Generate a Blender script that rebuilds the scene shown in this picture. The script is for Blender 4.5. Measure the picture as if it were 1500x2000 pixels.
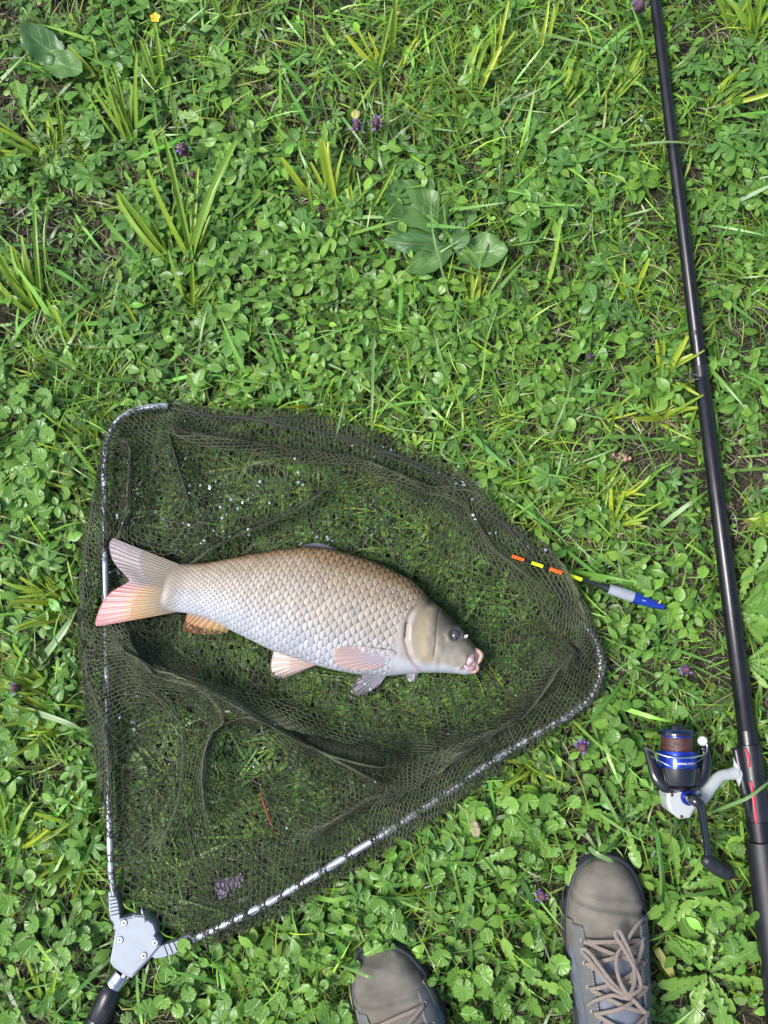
import bpy, bmesh, math, random
import numpy as np
from mathutils import Vector, Matrix, Euler

for o in list(bpy.data.objects): bpy.data.objects.remove(o)
SC = bpy.context.scene
COL = SC.collection
rng = np.random.default_rng(7)
random.seed(7)
R = math.radians

# ------------------------------------------------------------------ camera
F = 1810.0; TILT = R(6.0); DIST = 1.2
CAM = np.array([0.0, -DIST*math.sin(TILT), DIST*math.cos(TILT)])
FWD = np.array([0.0, math.sin(TILT), -math.cos(TILT)])
UPV = np.array([0.0, math.cos(TILT), math.sin(TILT)])
cd = bpy.data.cameras.new('camera'); cam = bpy.data.objects.new('camera', cd); COL.objects.link(cam)
cam.location = CAM; cam.rotation_euler = (TILT, 0, 0)
cd.sensor_fit = 'HORIZONTAL'; cd.sensor_width = 36.0; cd.lens = 36.0*F/1500.0
cd.clip_start = 0.02; cd.clip_end = 300
SC.camera = cam
SC.render.resolution_x = 768; SC.render.resolution_y = 1024

# ------------------------------------------------------------------ light
SUN_EL, SUN_AZ = R(56), R(-98)          # azimuth measured from +Y towards +X: light comes from the left
w = bpy.data.worlds.new('World'); SC.world = w; w.use_nodes = True
nt = w.node_tree; bg = nt.nodes['Background']
sky = nt.nodes.new('ShaderNodeTexSky'); sky.sky_type = 'NISHITA'; sky.sun_disc = False
sky.sun_elevation = SUN_EL; sky.sun_rotation = SUN_AZ
sky.air_density = 1.0; sky.dust_density = 3.0; sky.ozone_density = 1.0
nt.links.new(sky.outputs[0], bg.inputs[0]); bg.inputs[1].default_value = 0.075
sd = bpy.data.lights.new('sun', 'SUN'); sd.energy = 1.5; sd.angle = R(22); sd.color = (1.0, 0.985, 0.965)
so = bpy.data.objects.new('sun', sd); COL.objects.link(so)
sdir = Vector((math.sin(SUN_AZ)*math.cos(SUN_EL), math.cos(SUN_AZ)*math.cos(SUN_EL), math.sin(SUN_EL)))
so.rotation_euler = sdir.to_track_quat('Z', 'Y').to_euler()
so.location = sdir*5
vs = SC.view_settings
vs.view_transform = 'Standard'; vs.look = 'None'; vs.gamma = 1.0; vs.exposure = 1.54; vs.use_curve_mapping = False

# ------------------------------------------------------------------ pixel helpers
def at(px, py, z=0.0):
    d = np.array([(px-750)/F, 0, 0]) + UPV*((1000-py)/F) + FWD
    return CAM + d*((z-CAM[2])/d[2])
def at_many(p, z=0.0):
    p = np.asarray(p, float)
    d = np.zeros((len(p), 3)); d[:, 0] = (p[:, 0]-750)/F
    d += UPV*((1000-p[:, 1])/F)[:, None] + FWD
    t = (np.asarray(z)-CAM[2])/d[:, 2]
    return CAM + d*t[:, None]
def to_px(P):
    v = np.asarray(P) - CAM
    zf = v @ FWD
    return np.stack([750+F*v[:, 0]/zf, 1000-F*(v @ UPV)/zf], 1)
MM = 0.001
PXM = DIST/F                      # metres per photo pixel near the middle

def sstep(x, a, b):
    t = np.clip((x-a)/(b-a), 0, 1); return t*t*(3-2*t)
class VNoise:
    def __init__(self, cell, seed, ext=4.0):
        r = np.random.default_rng(seed); self.c = cell; self.n = int(2*ext/cell)+3
        self.g = r.uniform(-1, 1, (self.n, self.n)); self.e = ext
    def __call__(self, x, y):
        u = np.clip((x+self.e)/self.c, 0, self.n-2.001); v = np.clip((y+self.e)/self.c, 0, self.n-2.001)
        i = u.astype(int); j = v.astype(int); fu = u-i; fv = v-j
        fu = fu*fu*(3-2*fu); fv = fv*fv*(3-2*fv); g = self.g
        return (g[i, j]*(1-fu)+g[i+1, j]*fu)*(1-fv)+(g[i, j+1]*(1-fu)+g[i+1, j+1]*fu)*fv

# ------------------------------------------------------------------ materials
def new_mat(name):
    m = bpy.data.materials.new(name); m.use_nodes = True
    return m, m.node_tree, m.node_tree.nodes['Principled BSDF']
def mat(name, col, rough=0.5, metal=0.0, spec=0.5, var=0.15, scale=60.0, bump=0.0, bscale=300.0, coat=0.0, stretch=None):
    m, t, b = new_mat(name)
    b.inputs['Roughness'].default_value = rough; b.inputs['Metallic'].default_value = metal
    b.inputs['Specular IOR Level'].default_value = spec; b.inputs['Coat Weight'].default_value = coat
    b.inputs['Coat Roughness'].default_value = 0.08
    tc = t.nodes.new('ShaderNodeTexCoord')
    src = tc.outputs['Object']
    if stretch:
        mp = t.nodes.new('ShaderNodeMapping'); mp.inputs['Scale'].default_value = stretch
        t.links.new(src, mp.inputs[0]); src = mp.outputs[0]
    n = t.nodes.new('ShaderNodeTexNoise'); n.inputs['Scale'].default_value = scale; n.inputs['Detail'].default_value = 5
    t.links.new(src, n.inputs[0])
    mx = t.nodes.new('ShaderNodeMix'); mx.data_type = 'RGBA'
    c = np.array(col)
    mx.inputs[6].default_value = (*np.clip(c*(1-var*2), 0, 1), 1); mx.inputs[7].default_value = (*np.clip(c*(1+var*2), 0, 1), 1)
    t.links.new(n.outputs[0], mx.inputs[0]); t.links.new(mx.outputs[2], b.inputs['Base Color'])
    mr = t.nodes.new('ShaderNodeMapRange'); mr.inputs[3].default_value = max(0.02, rough-0.08); mr.inputs[4].default_value = min(1, rough+0.1)
    t.links.new(n.outputs[0], mr.inputs[0]); t.links.new(mr.outputs[0], b.inputs['Roughness'])
    if bump:
        n2 = t.nodes.new('ShaderNodeTexNoise'); n2.inputs['Scale'].default_value = bscale; n2.inputs['Detail'].default_value = 4
        t.links.new(src, n2.inputs[0])
        bp = t.nodes.new('ShaderNodeBump'); bp.inputs['Strength'].default_value = bump; bp.inputs['Distance'].default_value = 0.001
        t.links.new(n2.outputs[0], bp.inputs['Height']); t.links.new(bp.outputs[0], b.inputs['Normal'])
    return m
def attr_mat(name, rough=0.5, spec=0.4, translucent=0.0, bump=0.0, bscale=400, coat=0.0, veins=False):
    """colour from the vertex attribute 'tint' (pigment), a little noise on top"""
    m, t, b = new_mat(name)
    a = t.nodes.new('ShaderNodeAttribute'); a.attribute_name = 'tint'
    b.inputs['Roughness'].default_value = rough; b.inputs['Specular IOR Level'].default_value = spec
    b.inputs['Coat Weight'].default_value = coat; b.inputs['Coat Roughness'].default_value = 0.15
    colout = a.outputs['Color']
    finish_leaf(m, t, b, colout, translucent, veins)
    if bump:
        tc = t.nodes.new('ShaderNodeTexCoord'); n2 = t.nodes.new('ShaderNodeTexNoise'); n2.inputs['Scale'].default_value = bscale
        t.links.new(tc.outputs['Object'], n2.inputs[0])
        bp = t.nodes.new('ShaderNodeBump'); bp.inputs['Strength'].default_value = bump; bp.inputs['Distance'].default_value = 0.001
        t.links.new(n2.outputs[0], bp.inputs['Height']); t.links.new(bp.outputs[0], b.inputs['Normal'])
    return m
def finish_leaf(m, t, b, colout, translucent, veins, vein_amt=0.35, nside=9.0):
    out = t.nodes['Material Output']
    if veins:
        uv = t.nodes.new('ShaderNodeUVMap'); sp = t.nodes.new('ShaderNodeSeparateXYZ'); t.links.new(uv.outputs[0], sp.inputs[0])
        def mth(op, a_, b_=None):
            n = t.nodes.new('ShaderNodeMath'); n.operation = op
            for k, x in enumerate((a_, b_)):
                if x is None: continue
                if isinstance(x, (int, float)): n.inputs[k].default_value = x
                else: t.links.new(x, n.inputs[k])
            return n.outputs[0]
        dx = mth('ABSOLUTE', mth('SUBTRACT', sp.outputs[0], 0.5))
        mid = mth('SUBTRACT', 1.0, mth('MINIMUM', mth('MULTIPLY', dx, 18.0), 1.0))
        ph = mth('MULTIPLY', mth('SUBTRACT', sp.outputs[1], mth('MULTIPLY', dx, 0.7)), nside)
        fr = mth('ABSOLUTE', mth('SUBTRACT', mth('FRACT', ph), 0.5))
        side = mth('MULTIPLY', mth('SUBTRACT', 1.0, mth('MINIMUM', mth('MULTIPLY', fr, 9.0), 1.0)), 0.45)
        v = mth('MAXIMUM', mid, side)
        mx = t.nodes.new('ShaderNodeMix'); mx.data_type = 'RGBA'; mx.blend_type = 'MIX'
        t.links.new(mth('MULTIPLY', v, vein_amt), mx.inputs[0]); t.links.new(colout, mx.inputs[6])
        mx.inputs[7].default_value = (0.34, 0.45, 0.20, 1)
        colout = mx.outputs[2]
        bp = t.nodes.new('ShaderNodeBump'); bp.inputs['Strength'].default_value = 0.5; bp.inputs['Distance'].default_value = 0.0012
        bp.invert = True
        t.links.new(v, bp.inputs['Height']); t.links.new(bp.outputs[0], b.inputs['Normal'])
    t.links.new(colout, b.inputs['Base Color'])
    if translucent:
        tr = t.nodes.new('ShaderNodeBsdfTranslucent')
        hs = t.nodes.new('ShaderNodeHueSaturation'); hs.inputs['Value'].default_value = 1.6; hs.inputs['Hue'].default_value = 0.485
        t.links.new(colout, hs.inputs['Color']); t.links.new(hs.outputs[0], tr.inputs[0])
        ms = t.nodes.new('ShaderNodeMixShader'); ms.inputs[0].default_value = translucent
        t.links.new(b.outputs[0], ms.inputs[1]); t.links.new(tr.outputs[0], ms.inputs[2]); t.links.new(ms.outputs[0], out.inputs['Surface'])
def leaf_mat(name, col, col2, rough=0.35, translucent=0.22, vein_amt=0.35, nside=9.0):
    """leaf whose hue differs from plant to plant (object random)"""
    m, t, b = new_mat(name)
    oi = t.nodes.new('ShaderNodeObjectInfo')
    mx = t.nodes.new('ShaderNodeMix'); mx.data_type = 'RGBA'
    mx.inputs[6].default_value = (*col, 1); mx.inputs[7].default_value = (*col2, 1)
    t.links.new(oi.outputs['Random'], mx.inputs[0])
    tc = t.nodes.new('ShaderNodeTexCoord'); n = t.nodes.new('ShaderNodeTexNoise'); n.inputs['Scale'].default_value = 4.0; n.inputs['Detail'].default_value = 4
    t.links.new(tc.outputs['Object'], n.inputs[0])
    hs = t.nodes.new('ShaderNodeHueSaturation'); mr = t.nodes.new('ShaderNodeMapRange'); mr.inputs[3].default_value = 0.7; mr.inputs[4].default_value = 1.3
    t.links.new(n.outputs[0], mr.inputs[0]); t.links.new(mr.outputs[0], hs.inputs['Value']); t.links.new(mx.outputs[2], hs.inputs['Color'])
    b.inputs['Roughness'].default_value = rough; b.inputs['Specular IOR Level'].default_value = 0.5
    finish_leaf(m, t, b, hs.outputs[0], translucent, True, vein_amt, nside)
    return m

# ------------------------------------------------------------------ object helpers
def link(o, parent=None):
    COL.objects.link(o)
    if parent is not None: o.parent = parent
    return o
def tag(o, label, cat=None, group=None, kind=None):
    if label: o['label'] = label
    if cat: o['category'] = cat
    if group: o['group'] = group
    if kind: o['kind'] = kind
    return o
def empty(name, loc, label, cat, group=None):
    o = bpy.data.objects.new(name, None); o.empty_display_size = 0.02; COL.objects.link(o); o.location = Vector(loc)
    return tag(o, label, cat, group)
def np_mesh(name, V, T, material, tint=None, uv=None, smooth=False):
    """V (n,3), T (m,3|4) index array"""
    V = np.ascontiguousarray(V, dtype=np.float32); T = np.ascontiguousarray(T, dtype=np.int32)
    k = T.shape[1]
    me = bpy.data.meshes.new(name)
    me.vertices.add(len(V)); me.vertices.foreach_set('co', V.ravel())
    me.loops.add(T.size); me.loops.foreach_set('vertex_index', T.ravel())
    me.polygons.add(len(T)); me.polygons.foreach_set('loop_start', np.arange(0, T.size, k, dtype=np.int32))
    try: me.polygons.foreach_set('loop_total', np.full(len(T), k, dtype=np.int32))
    except Exception: pass
    if smooth: me.polygons.foreach_set('use_smooth', np.ones(len(T), dtype=bool))
    if tint is not None:
        a = me.attributes.new('tint', 'FLOAT_COLOR', 'POINT')
        c = np.ones((len(V), 4), np.float32); c[:, :3] = tint
        a.data.foreach_set('color', c.ravel())
    if uv is not None:
        l = me.uv_layers.new(name='UVMap'); l.data.foreach_set('uv', np.ascontiguousarray(uv[T.ravel()], dtype=np.float32).ravel())
    me.update(calc_edges=True); me.validate()
    if material: me.materials.append(material)
    return me
def mesh_obj(name, me, parent=None):
    o = bpy.data.objects.new(name, me); link(o, parent)
    if parent is not None:                      # geometry given in world space
        o.matrix_parent_inverse = Matrix.Translation(-Vector(parent.location))
    return o
def bm_obj(name, bm, material, parent=None, smooth=False, bevel=0.0, seg=2):
    me = bpy.data.meshes.new(name); bmesh.ops.recalc_face_normals(bm, faces=bm.faces[:]); bm.to_mesh(me); bm.free()
    if smooth: me.polygons.foreach_set('use_smooth', np.ones(len(me.polygons), dtype=bool))
    me.materials.append(material)
    o = mesh_obj(name, me, parent)
    if bevel:
        b = o.modifiers.new('bevel', 'BEVEL'); b.width = bevel; b.segments = seg; b.limit_method = 'ANGLE'; b.angle_limit = R(35)
    return o
def smooth_poly(pts, n):
    """Catmull-Rom through pts, n samples"""
    P = np.asarray(pts, float); m = len(P)
    if m < 3: return np.array([P[0]+(P[-1]-P[0])*t for t in np.linspace(0, 1, n)])
    Q = np.vstack([2*P[0]-P[1], P, 2*P[-1]-P[-2]])
    out = []
    for t in np.linspace(0, m-1-1e-6, n):
        i = int(t); f = t-i; p0, p1, p2, p3 = Q[i:i+4]
        out.append(0.5*((2*p1)+(-p0+p2)*f+(2*p0-5*p1+4*p2-p3)*f*f+(-p0+3*p1-3*p2+p3)*f**3))
    return np.array(out)
def tube(pts, rad, sides=10, flat=1.0, cap=True, up=(0, 0, 1)):
    """tube mesh arrays; flat scales the axis nearest to 'up'"""
    P = np.asarray(pts, float); n = len(P); rad = np.broadcast_to(np.asarray(rad, float), (n,))
    T = np.gradient(P, axis=0); T /= np.linalg.norm(T, axis=1)[:, None]+1e-12
    U = np.tile(np.array(up, float), (n, 1)); S = np.cross(T, U); ln = np.linalg.norm(S, axis=1)
    S[ln < 1e-4] = (1, 0, 0); S /= np.linalg.norm(S, axis=1)[:, None]; U = np.cross(S, T)
    a = np.linspace(0, 2*np.pi, sides, endpoint=False)
    V = P[:, None, :] + (S[:, None, :]*np.cos(a)[None, :, None] + flat*U[:, None, :]*np.sin(a)[None, :, None])*rad[:, None, None]
    V = V.reshape(-1, 3)
    i = np.arange(n-1)[:, None]*sides; j = np.arange(sides)[None, :]; j2 = (j+1) % sides
    Q = np.stack([i+j, i+j2, i+sides+j2, i+sides+j], -1).reshape(-1, 4)
    if cap:
        c0 = len(V); V = np.vstack([V, P[0], P[-1]])
        e = np.arange(sides); z = (e+1) % sides
        Q = np.vstack([Q, np.stack([np.full(sides, c0), z, e, e], 1)*0 + np.stack([np.full(sides, c0), z, e, np.full(sides, c0)], 1),
                       np.stack([np.full(sides, c0+1), (n-1)*sides+e, (n-1)*sides+z, np.full(sides, c0+1)], 1)])
    return V, Q
def tris(Q):
    """quads (maybe degenerate) to triangles"""
    Q = np.asarray(Q); a = Q[:, [0, 1, 2]]; b = Q[:, [0, 2, 3]]
    T = np.vstack([a, b]); ok = (T[:, 0] != T[:, 1]) & (T[:, 1] != T[:, 2]) & (T[:, 0] != T[:, 2])
    return T[ok]
def tube_obj(name, pts, rad, material, parent=None, sides=10, flat=1.0, samples=None, up=(0, 0, 1)):
    if samples:
        rad = np.atleast_1d(rad); n0_ = len(pts); pts = smooth_poly(pts, samples)
        rad = np.interp(np.linspace(0, 1, samples), np.linspace(0, 1, len(rad)), rad)
    V, Q = tube(pts, rad, sides, flat, up=up)
    return mesh_obj(name, np_mesh(name, V, tris(Q), material, smooth=True), parent)
def lathe_obj(name, A, B, prof, material, parent=None, sides=28, samples=None):
    """surface of revolution from A to B; prof = [(t, radius)]"""
    A = np.asarray(A, float); B = np.asarray(B, float); d = B-A; L = np.linalg.norm(d); d /= L
    s = np.cross(d, (0, 0, 1)); s /= np.linalg.norm(s); u = np.cross(s, d)
    a = np.linspace(0, 2*np.pi, sides, endpoint=False)
    V = []
    for t, r in prof:
        V.append(A+d*(t*L)+(np.cos(a)[:, None]*s+np.sin(a)[:, None]*u)*max(r, 1e-5))
    n = len(V); V = np.vstack(V)
    i = np.arange(n-1)[:, None]*sides; j = np.arange(sides)[None, :]; j2 = (j+1) % sides
    Q = np.stack([i+j, i+j2, i+sides+j2, i+sides+j], -1).reshape(-1, 4)
    me = np_mesh(name, V, tris(Q), material, smooth=True)
    o = mesh_obj(name, me, parent)
    es = o.modifiers.new('edges', 'EDGE_SPLIT'); es.split_angle = R(40)
    return o
def prism_obj(name, poly_px, z0, z1, material, parent=None, bevel=0.001, seg=2):
    """flat plate: outline in photo pixels at height z1, really placed and extruded down to z0"""
    P = at_many(poly_px, z1)
    bm = bmesh.new(); top = [bm.verts.new(p) for p in P]; bot = [bm.verts.new((p[0], p[1], z0)) for p in P]
    n = len(top); bm.faces.new(top); bm.faces.new(bot[::-1])
    for i in range(n): bm.faces.new((top[i], bot[i], bot[(i+1) % n], top[(i+1) % n]))
    return bm_obj(name, bm, material, parent, bevel=bevel, seg=seg)
def copy_tree(o, parent=None):
    c = o.copy(); COL.objects.link(c)
    if parent is not None: c.parent = parent
    for ch in o.children: copy_tree(ch, c)
    return c
def inside(poly, x, y):
    poly = np.asarray(poly); r = np.zeros(x.shape, bool); j = len(poly)-1
    for i in range(len(poly)):
        xi, yi = poly[i]; xj, yj = poly[j]
        c = ((yi > y) != (yj > y)) & (x < (xj-xi)*(y-yi)/(yj-yi+1e-15)+xi)
        r ^= c; j = i
    return r

# ------------------------------------------------------------------ layout outlines (photo pixels)
NET_POLY = [(225,1745),(205,1650),(190,1545),(165,1390),(152,1210),(165,1050),(186,965),(198,870),(222,826),(265,800),(330,790),
            (450,792),(620,800),(700,828),(790,858),(860,888),(915,935),(960,985),(1010,1025),(1060,1060),(1110,1120),(1150,1195),(1178,1250),
            (1186,1300),(1180,1355),(1120,1408),(1000,1492),(860,1600),(700,1705),(550,1795),(410,1850),(375,1838),(330,1810),(283,1778)]
FISH_TOP = [(336,1106),(350,1102),(400,1100),(450,1091),(500,1081),(550,1073),(595,1068),(640,1071),(679,1081),(730,1097),(760,1111),(805,1134),
            (829,1158),(850,1180),(874,1201),(895,1222),(910,1238),(925,1259),(941,1276)]
FISH_BOT = [(330,1194),(350,1196),(367,1197),(410,1208),(447,1229),(490,1250),(530,1270),(617,1299),(655,1309),(700,1317),(760,1320),(799,1316),
            (850,1313),(889,1315),(910,1318),(923,1317),(933,1309)]
ROD_PX = [(1277,0),(1339,500),(1404,1000),(1459,1430),(1490,1660),(1560,2200)]
ROD_Z = 0.027
SHOE_R = dict(toe=(1176,1668), yaw=R(1.5), s=1.0)
SHOE_L = dict(toe=(728,1849), yaw=R(23), s=1.0, thr=-.016)
FISH_POLY = FISH_TOP + FISH_BOT[::-1]
YOKE = [(232,1795),(257,1790),(261,1787),(283,1788),(302,1804),(307,1820),(303,1827),(314,1840),(313,1849),(295,1871),(257,1911),(243,1906),(221,1890),(214,1880),(222,1835),(226,1808)]

# ceiling grid: how high plants may stand at each place (they are pressed flat by what lies on them)
GE, GC = 1.6, 0.004
gn = int(2*GE/GC)+1
gx, gy = np.meshgrid(np.linspace(-GE, GE, gn), np.linspace(-GE, GE, gn), indexing='ij')
CEIL = np.full((gn, gn), 0.30)
def press(poly_xy, h): CEIL[inside(poly_xy, gx, gy)] = np.minimum(CEIL[inside(poly_xy, gx, gy)], h)
press(at_many(NET_POLY, 0.012)[:, :2], 0.0125)
press(at_many(FISH_POLY, 0.03)[:, :2], 0.006)
press(at_many([(187,1222),(217,1048),(340,1100),(335,1196)], 0.02)[:, :2], 0.006)
def rod_dist(x, y):
    d = np.full(x.shape, 9.0); P = at_many(ROD_PX, ROD_Z)[:, :2]
    for a, b in zip(P[:-1], P[1:]):
        ab = b-a; t = np.clip(((x-a[0])*ab[0]+(y-a[1])*ab[1])/(ab@ab), 0, 1)
        d = np.minimum(d, np.hypot(x-a[0]-t*ab[0], y-a[1]-t*ab[1]))
    return d
CEIL[rod_dist(gx, gy) < 0.016] = 0.010
def shoe_hw(t):
    """half width of the shoe along its length, t = metres behind the toe tip"""
    return np.interp(t, [0, .004, .012, .025, .045, .07, .10, .14, .19, .24, .275, .292, .296], [0.001, .017, .0285, .0375, .0450, .0488, .0492, .0455, .039, .038, .032, .017, 0.001])
def shoe_frame(S):
    o = at(*S['toe'], 0.02); c, s = math.cos(S['yaw']), math.sin(S['yaw'])
    return o[:2], np.array([c, s]), np.array([-s, c])       # origin, right, forward
for S in (SHOE_R, SHOE_L):
    o, ex, ey = shoe_frame(S); dx = gx-o[0]; dy = gy-o[1]
    u = dx*ex[0]+dy*ex[1]; t = -(dx*ey[0]+dy*ey[1])
    CEIL[(t > 0) & (t < .296) & (np.abs(u) < shoe_hw(np.clip(t, 0, .296)))] = 0.002
press(at_many([(1285,1410),(1360,1410),(1395,1480),(1375,1540),(1440,1480),(1460,1540),(1400,1560),(1395,1660),(1430,1700),(1420,1715),(1370,1690),(1360,1600),(1330,1605),(1295,1560),(1265,1460)], 0.03)[:, :2], 0.014)
press(at_many([(1000,1080),(1100,1110),(1190,1130),(1300,1175),(1300,1192),(1190,1160),(1090,1122),(1000,1092)], 0.02)[:, :2], 0.012)
press(at_many(YOKE, 0.02)[:, :2], 0.008)
press(at_many([(215,1890),(245,1905),(195,2080),(130,2080)], 0.02)[:, :2], 0.008)
press(at_many([(208,1745),(230,1740),(240,1800),(220,1815)], 0.02)[:, :2], 0.008)
press(at_many([(300,1865),(310,1840),(385,1825),(390,1845)], 0.02)[:, :2], 0.008)
def blur(A, n):
    for _ in range(n):
        B = A.copy(); B[1:-1, 1:-1] = (A[1:-1, 1:-1]*2+A[:-2, 1:-1]+A[2:, 1:-1]+A[1:-1, :-2]+A[1:-1, 2:])/6; A = B
    return A
CEILB = np.exp(blur(np.log(CEIL), 4))
def ceil_at(x, y):
    i = np.clip(((x+GE)/GC+.5).astype(int), 0, gn-1); j = np.clip(((y+GE)/GC+.5).astype(int), 0, gn-1)
    return CEILB[i, j]
def press_down(V):
    c = ceil_at(V[:, 0], V[:, 1]); z = np.maximum(V[:, 2], 0)
    V[:, 2] = np.where(V[:, 2] > 0, c*(1-np.exp(-z/c)), V[:, 2])
    return V

# ------------------------------------------------------------------ ground
def soil_material():
    m, t, b = new_mat('soil')
    tc = t.nodes.new('ShaderNodeTexCoord')
    n1 = t.nodes.new('ShaderNodeTexNoise'); n1.inputs['Scale'].default_value = 14; n1.inputs['Detail'].default_value = 8
    n2 = t.nodes.new('ShaderNodeTexNoise'); n2.inputs['Scale'].default_value = 220; n2.inputs['Detail'].default_value = 6
    t.links.new(tc.outputs['Object'], n1.inputs[0]); t.links.new(tc.outputs['Object'], n2.inputs[0])
    cr = t.nodes.new('ShaderNodeValToRGB'); e = cr.color_ramp.elements
    e[0].position = 0.3; e[0].color = (0.012, 0.010, 0.006, 1); e[1].position = 0.72; e[1].color = (0.060, 0.047, 0.032, 1)
    k = cr.color_ramp.elements.new(0.5); k.color = (0.026, 0.024, 0.012, 1)
    mx = t.nodes.new('ShaderNodeMix'); mx.data_type = 'FLOAT'; mx.inputs[0].default_value = 0.55
    t.links.new(n1.outputs[0], mx.inputs[2]); t.links.new(n2.outputs[0], mx.inputs[3]); t.links.new(mx.outputs[0], cr.inputs[0])
    ln = t.nodes.new('ShaderNodeVectorMath'); ln.operation = 'LENGTH'; t.links.new(tc.outputs['Object'], ln.inputs[0])
    far = t.nodes.new('ShaderNodeMapRange'); far.inputs[1].default_value = 3.5; far.inputs[2].default_value = 7.0; t.links.new(ln.outputs['Value'], far.inputs[0])
    gm = t.nodes.new('ShaderNodeMix'); gm.data_type = 'RGBA'; t.links.new(far.outputs[0], gm.inputs[0]); t.links.new(cr.outputs[0], gm.inputs[6])
    g2 = t.nodes.new('ShaderNodeMix'); g2.data_type = 'RGBA'; t.links.new(n1.outputs[0], g2.inputs[0]); g2.inputs[6].default_value = (.035, .075, .012, 1); g2.inputs[7].default_value = (.075, .145, .022, 1)
    t.links.new(g2.outputs[2], gm.inputs[7])          # far meadow, too far off to tell its blades apart
    t.links.new(gm.outputs[2], b.inputs['Base Color']); b.inputs['Roughness'].default_value = 0.95
    bp = t.nodes.new('ShaderNodeBump'); bp.inputs['Strength'].default_value = 1.0; bp.inputs['Distance'].default_value = 0.006
    t.links.new(n2.outputs[0], bp.inputs['Height']); t.links.new(bp.outputs[0], b.inputs['Normal'])
    return m
xs = np.concatenate([[-60, -20, -6], np.linspace(-2, 2, 121), [6, 20, 60]])
GX, GY = np.meshgrid(xs, xs, indexing='ij')
vn1, vn2 = VNoise(0.13, 1), VNoise(0.04, 2)
GZ = np.where((np.abs(GX) < 2.1) & (np.abs(GY) < 2.1), -0.003+0.002*vn1(GX, GY)+0.001*vn2(GX, GY), -0.003)
gi = np.arange(len(xs)**2).reshape(len(xs), -1)
GQ = np.stack([gi[:-1, :-1], gi[1:, :-1], gi[1:, 1:], gi[:-1, 1:]], -1).reshape(-1, 4)
ground = mesh_obj('ground', np_mesh('ground', np.stack([GX, GY, GZ], -1).reshape(-1, 3), GQ, soil_material(), smooth=True))
tag(ground, None, kind='structure')

# ------------------------------------------------------------------ plant shapes (unit length along +Y, normal +Z)
def strip_leaf(rows, hw, fold=0.3, curl=0.25, wave=0.0, lift=0.0, cols=3, seed=0, back=None):
    """leaf from a half-width profile; fold lifts the margins, curl bends the tip down"""
    r = np.random.default_rng(seed); t = np.linspace(0, 1, rows); w_ = hw(t)
    V = []; UV = []
    for i, ti in enumerate(t):
        for c in range(cols):
            s = (c/(cols-1))*2-1
            x = s*w_[i]; y = ti - (back(ti)*abs(s) if back else 0)
            z = abs(x)*fold - curl*ti*ti + lift*ti + wave*abs(s)*r.uniform(-1, 1)
            V.append((x, y, z)); UV.append((0.5+s*0.5, ti))
    T = []
    for i in range(rows-1):
        for c in range(cols-1):
            a = i*cols+c; T += [(a, a+1, a+cols+1), (a, a+cols+1, a+cols)]
    return np.array(V, float), np.array(T), np.array(UV, float)
def prof_ovate(w_):   return lambda t: np.interp(t, [0, .10, .16, .3, .5, .7, .85, .95, 1], [.012, .014, .35*w_, .85*w_, w_, .82*w_, .5*w_, .18*w_, .008])
def prof_spat(w_):    return lambda t: np.interp(t, [0, .2, .35, .55, .75, .9, 1], [.018, .03, .35*w_, .85*w_, w_, .7*w_, .03])
def prof_blade(w_, tip=.05): return lambda t: np.interp(t, [0, .3, .7, 1], [.75*w_, w_, .7*w_, tip*w_])
def prof_sedge(w_):   return lambda t: np.interp(t, [0, .15, .6, .93, 1], [.6*w_, w_, .95*w_, .75*w_, .5*w_])
def round_leaf(seed, lob=9, kid=0.16, cup=0.18):
    r = np.random.default_rng(seed); n = lob*2+1
    a = np.linspace(-math.pi*0.93, math.pi*0.93, n)              # 0 = tip direction +Y
    V = [(0, 0, 0)]; UV = [(0.5, 0)]
    for k, th in enumerate(a):
        rad = 0.5*(1-kid*(abs(th)/math.pi)**3)*(1.0+(0.06 if k % 2 else -0.05))*(1+0.05*r.uniform(-1, 1))
        V.append((math.sin(th)*rad, math.cos(th)*rad*1.02, cup*rad*rad*2+0.012*r.uniform(-1, 1)))
        UV.append((0.5 if k % 2 else 0.66, 0))
    T = [(0, k+1, k) for k in range(1, n)]
    V = np.array(V); V[:, 1] += 0.45
    return V, np.array(T), np.array(UV, float)
def join_parts(parts):
    V, T, U = [], [], []; n = 0
    for v, t, u in parts: V.append(v); T.append(t+n); U.append(u); n += len(v)
    return np.vstack(V), np.vstack(T), np.vstack(U)
def palmate(n, seed, spread=R(62), w_=0.2):
    r = np.random.default_rng(seed); out = []
    for k in range(n):
        a = (k/(n-1)*2-1)*spread*(1.6 if n == 5 else 1.75)
        v, t, u = strip_leaf(5, lambda q: np.interp(q, [0, .35, .7, .9, 1], [.01, w_*.8, w_*1.1, w_*.75, .03]), fold=.25, curl=.18, wave=.03, seed=seed*7+k)
        v = v*(1-0.18*abs(k/(n-1)*2-1)); c, s = math.cos(a), math.sin(a)
        out.append((np.stack([v[:, 0]*c+v[:, 1]*s, -v[:, 0]*s+v[:, 1]*c, v[:, 2]], 1), t, u))
    v, t, u = join_parts(out); v[:, 1] += 0.0
    return v, t, u
def dandelion(seed, w_=0.14):
    r = np.random.default_rng(seed); rows = 15; t = np.linspace(0, 1, rows)
    base = np.interp(t, [0, .15, .5, .8, .94, 1], [.02, .05, w_*.8, w_*1.15, w_*.8, .02])
    z = np.where(np.arange(rows) % 2 == 0, 1.15, 0.55+0.15*r.random(rows)); z[:2] = 1; z[-4:] = [1.05, 0.95, 1, 1]
    w2 = base*z
    f = lambda q: np.interp(q, t, w2)
    b = lambda q: 0.05 if int(round(q*(rows-1))) % 2 == 0 and 0.15 < q < .8 else 0.0
    return strip_leaf(rows, f, fold=.25, curl=.22, wave=.02, seed=seed, back=b)
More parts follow.
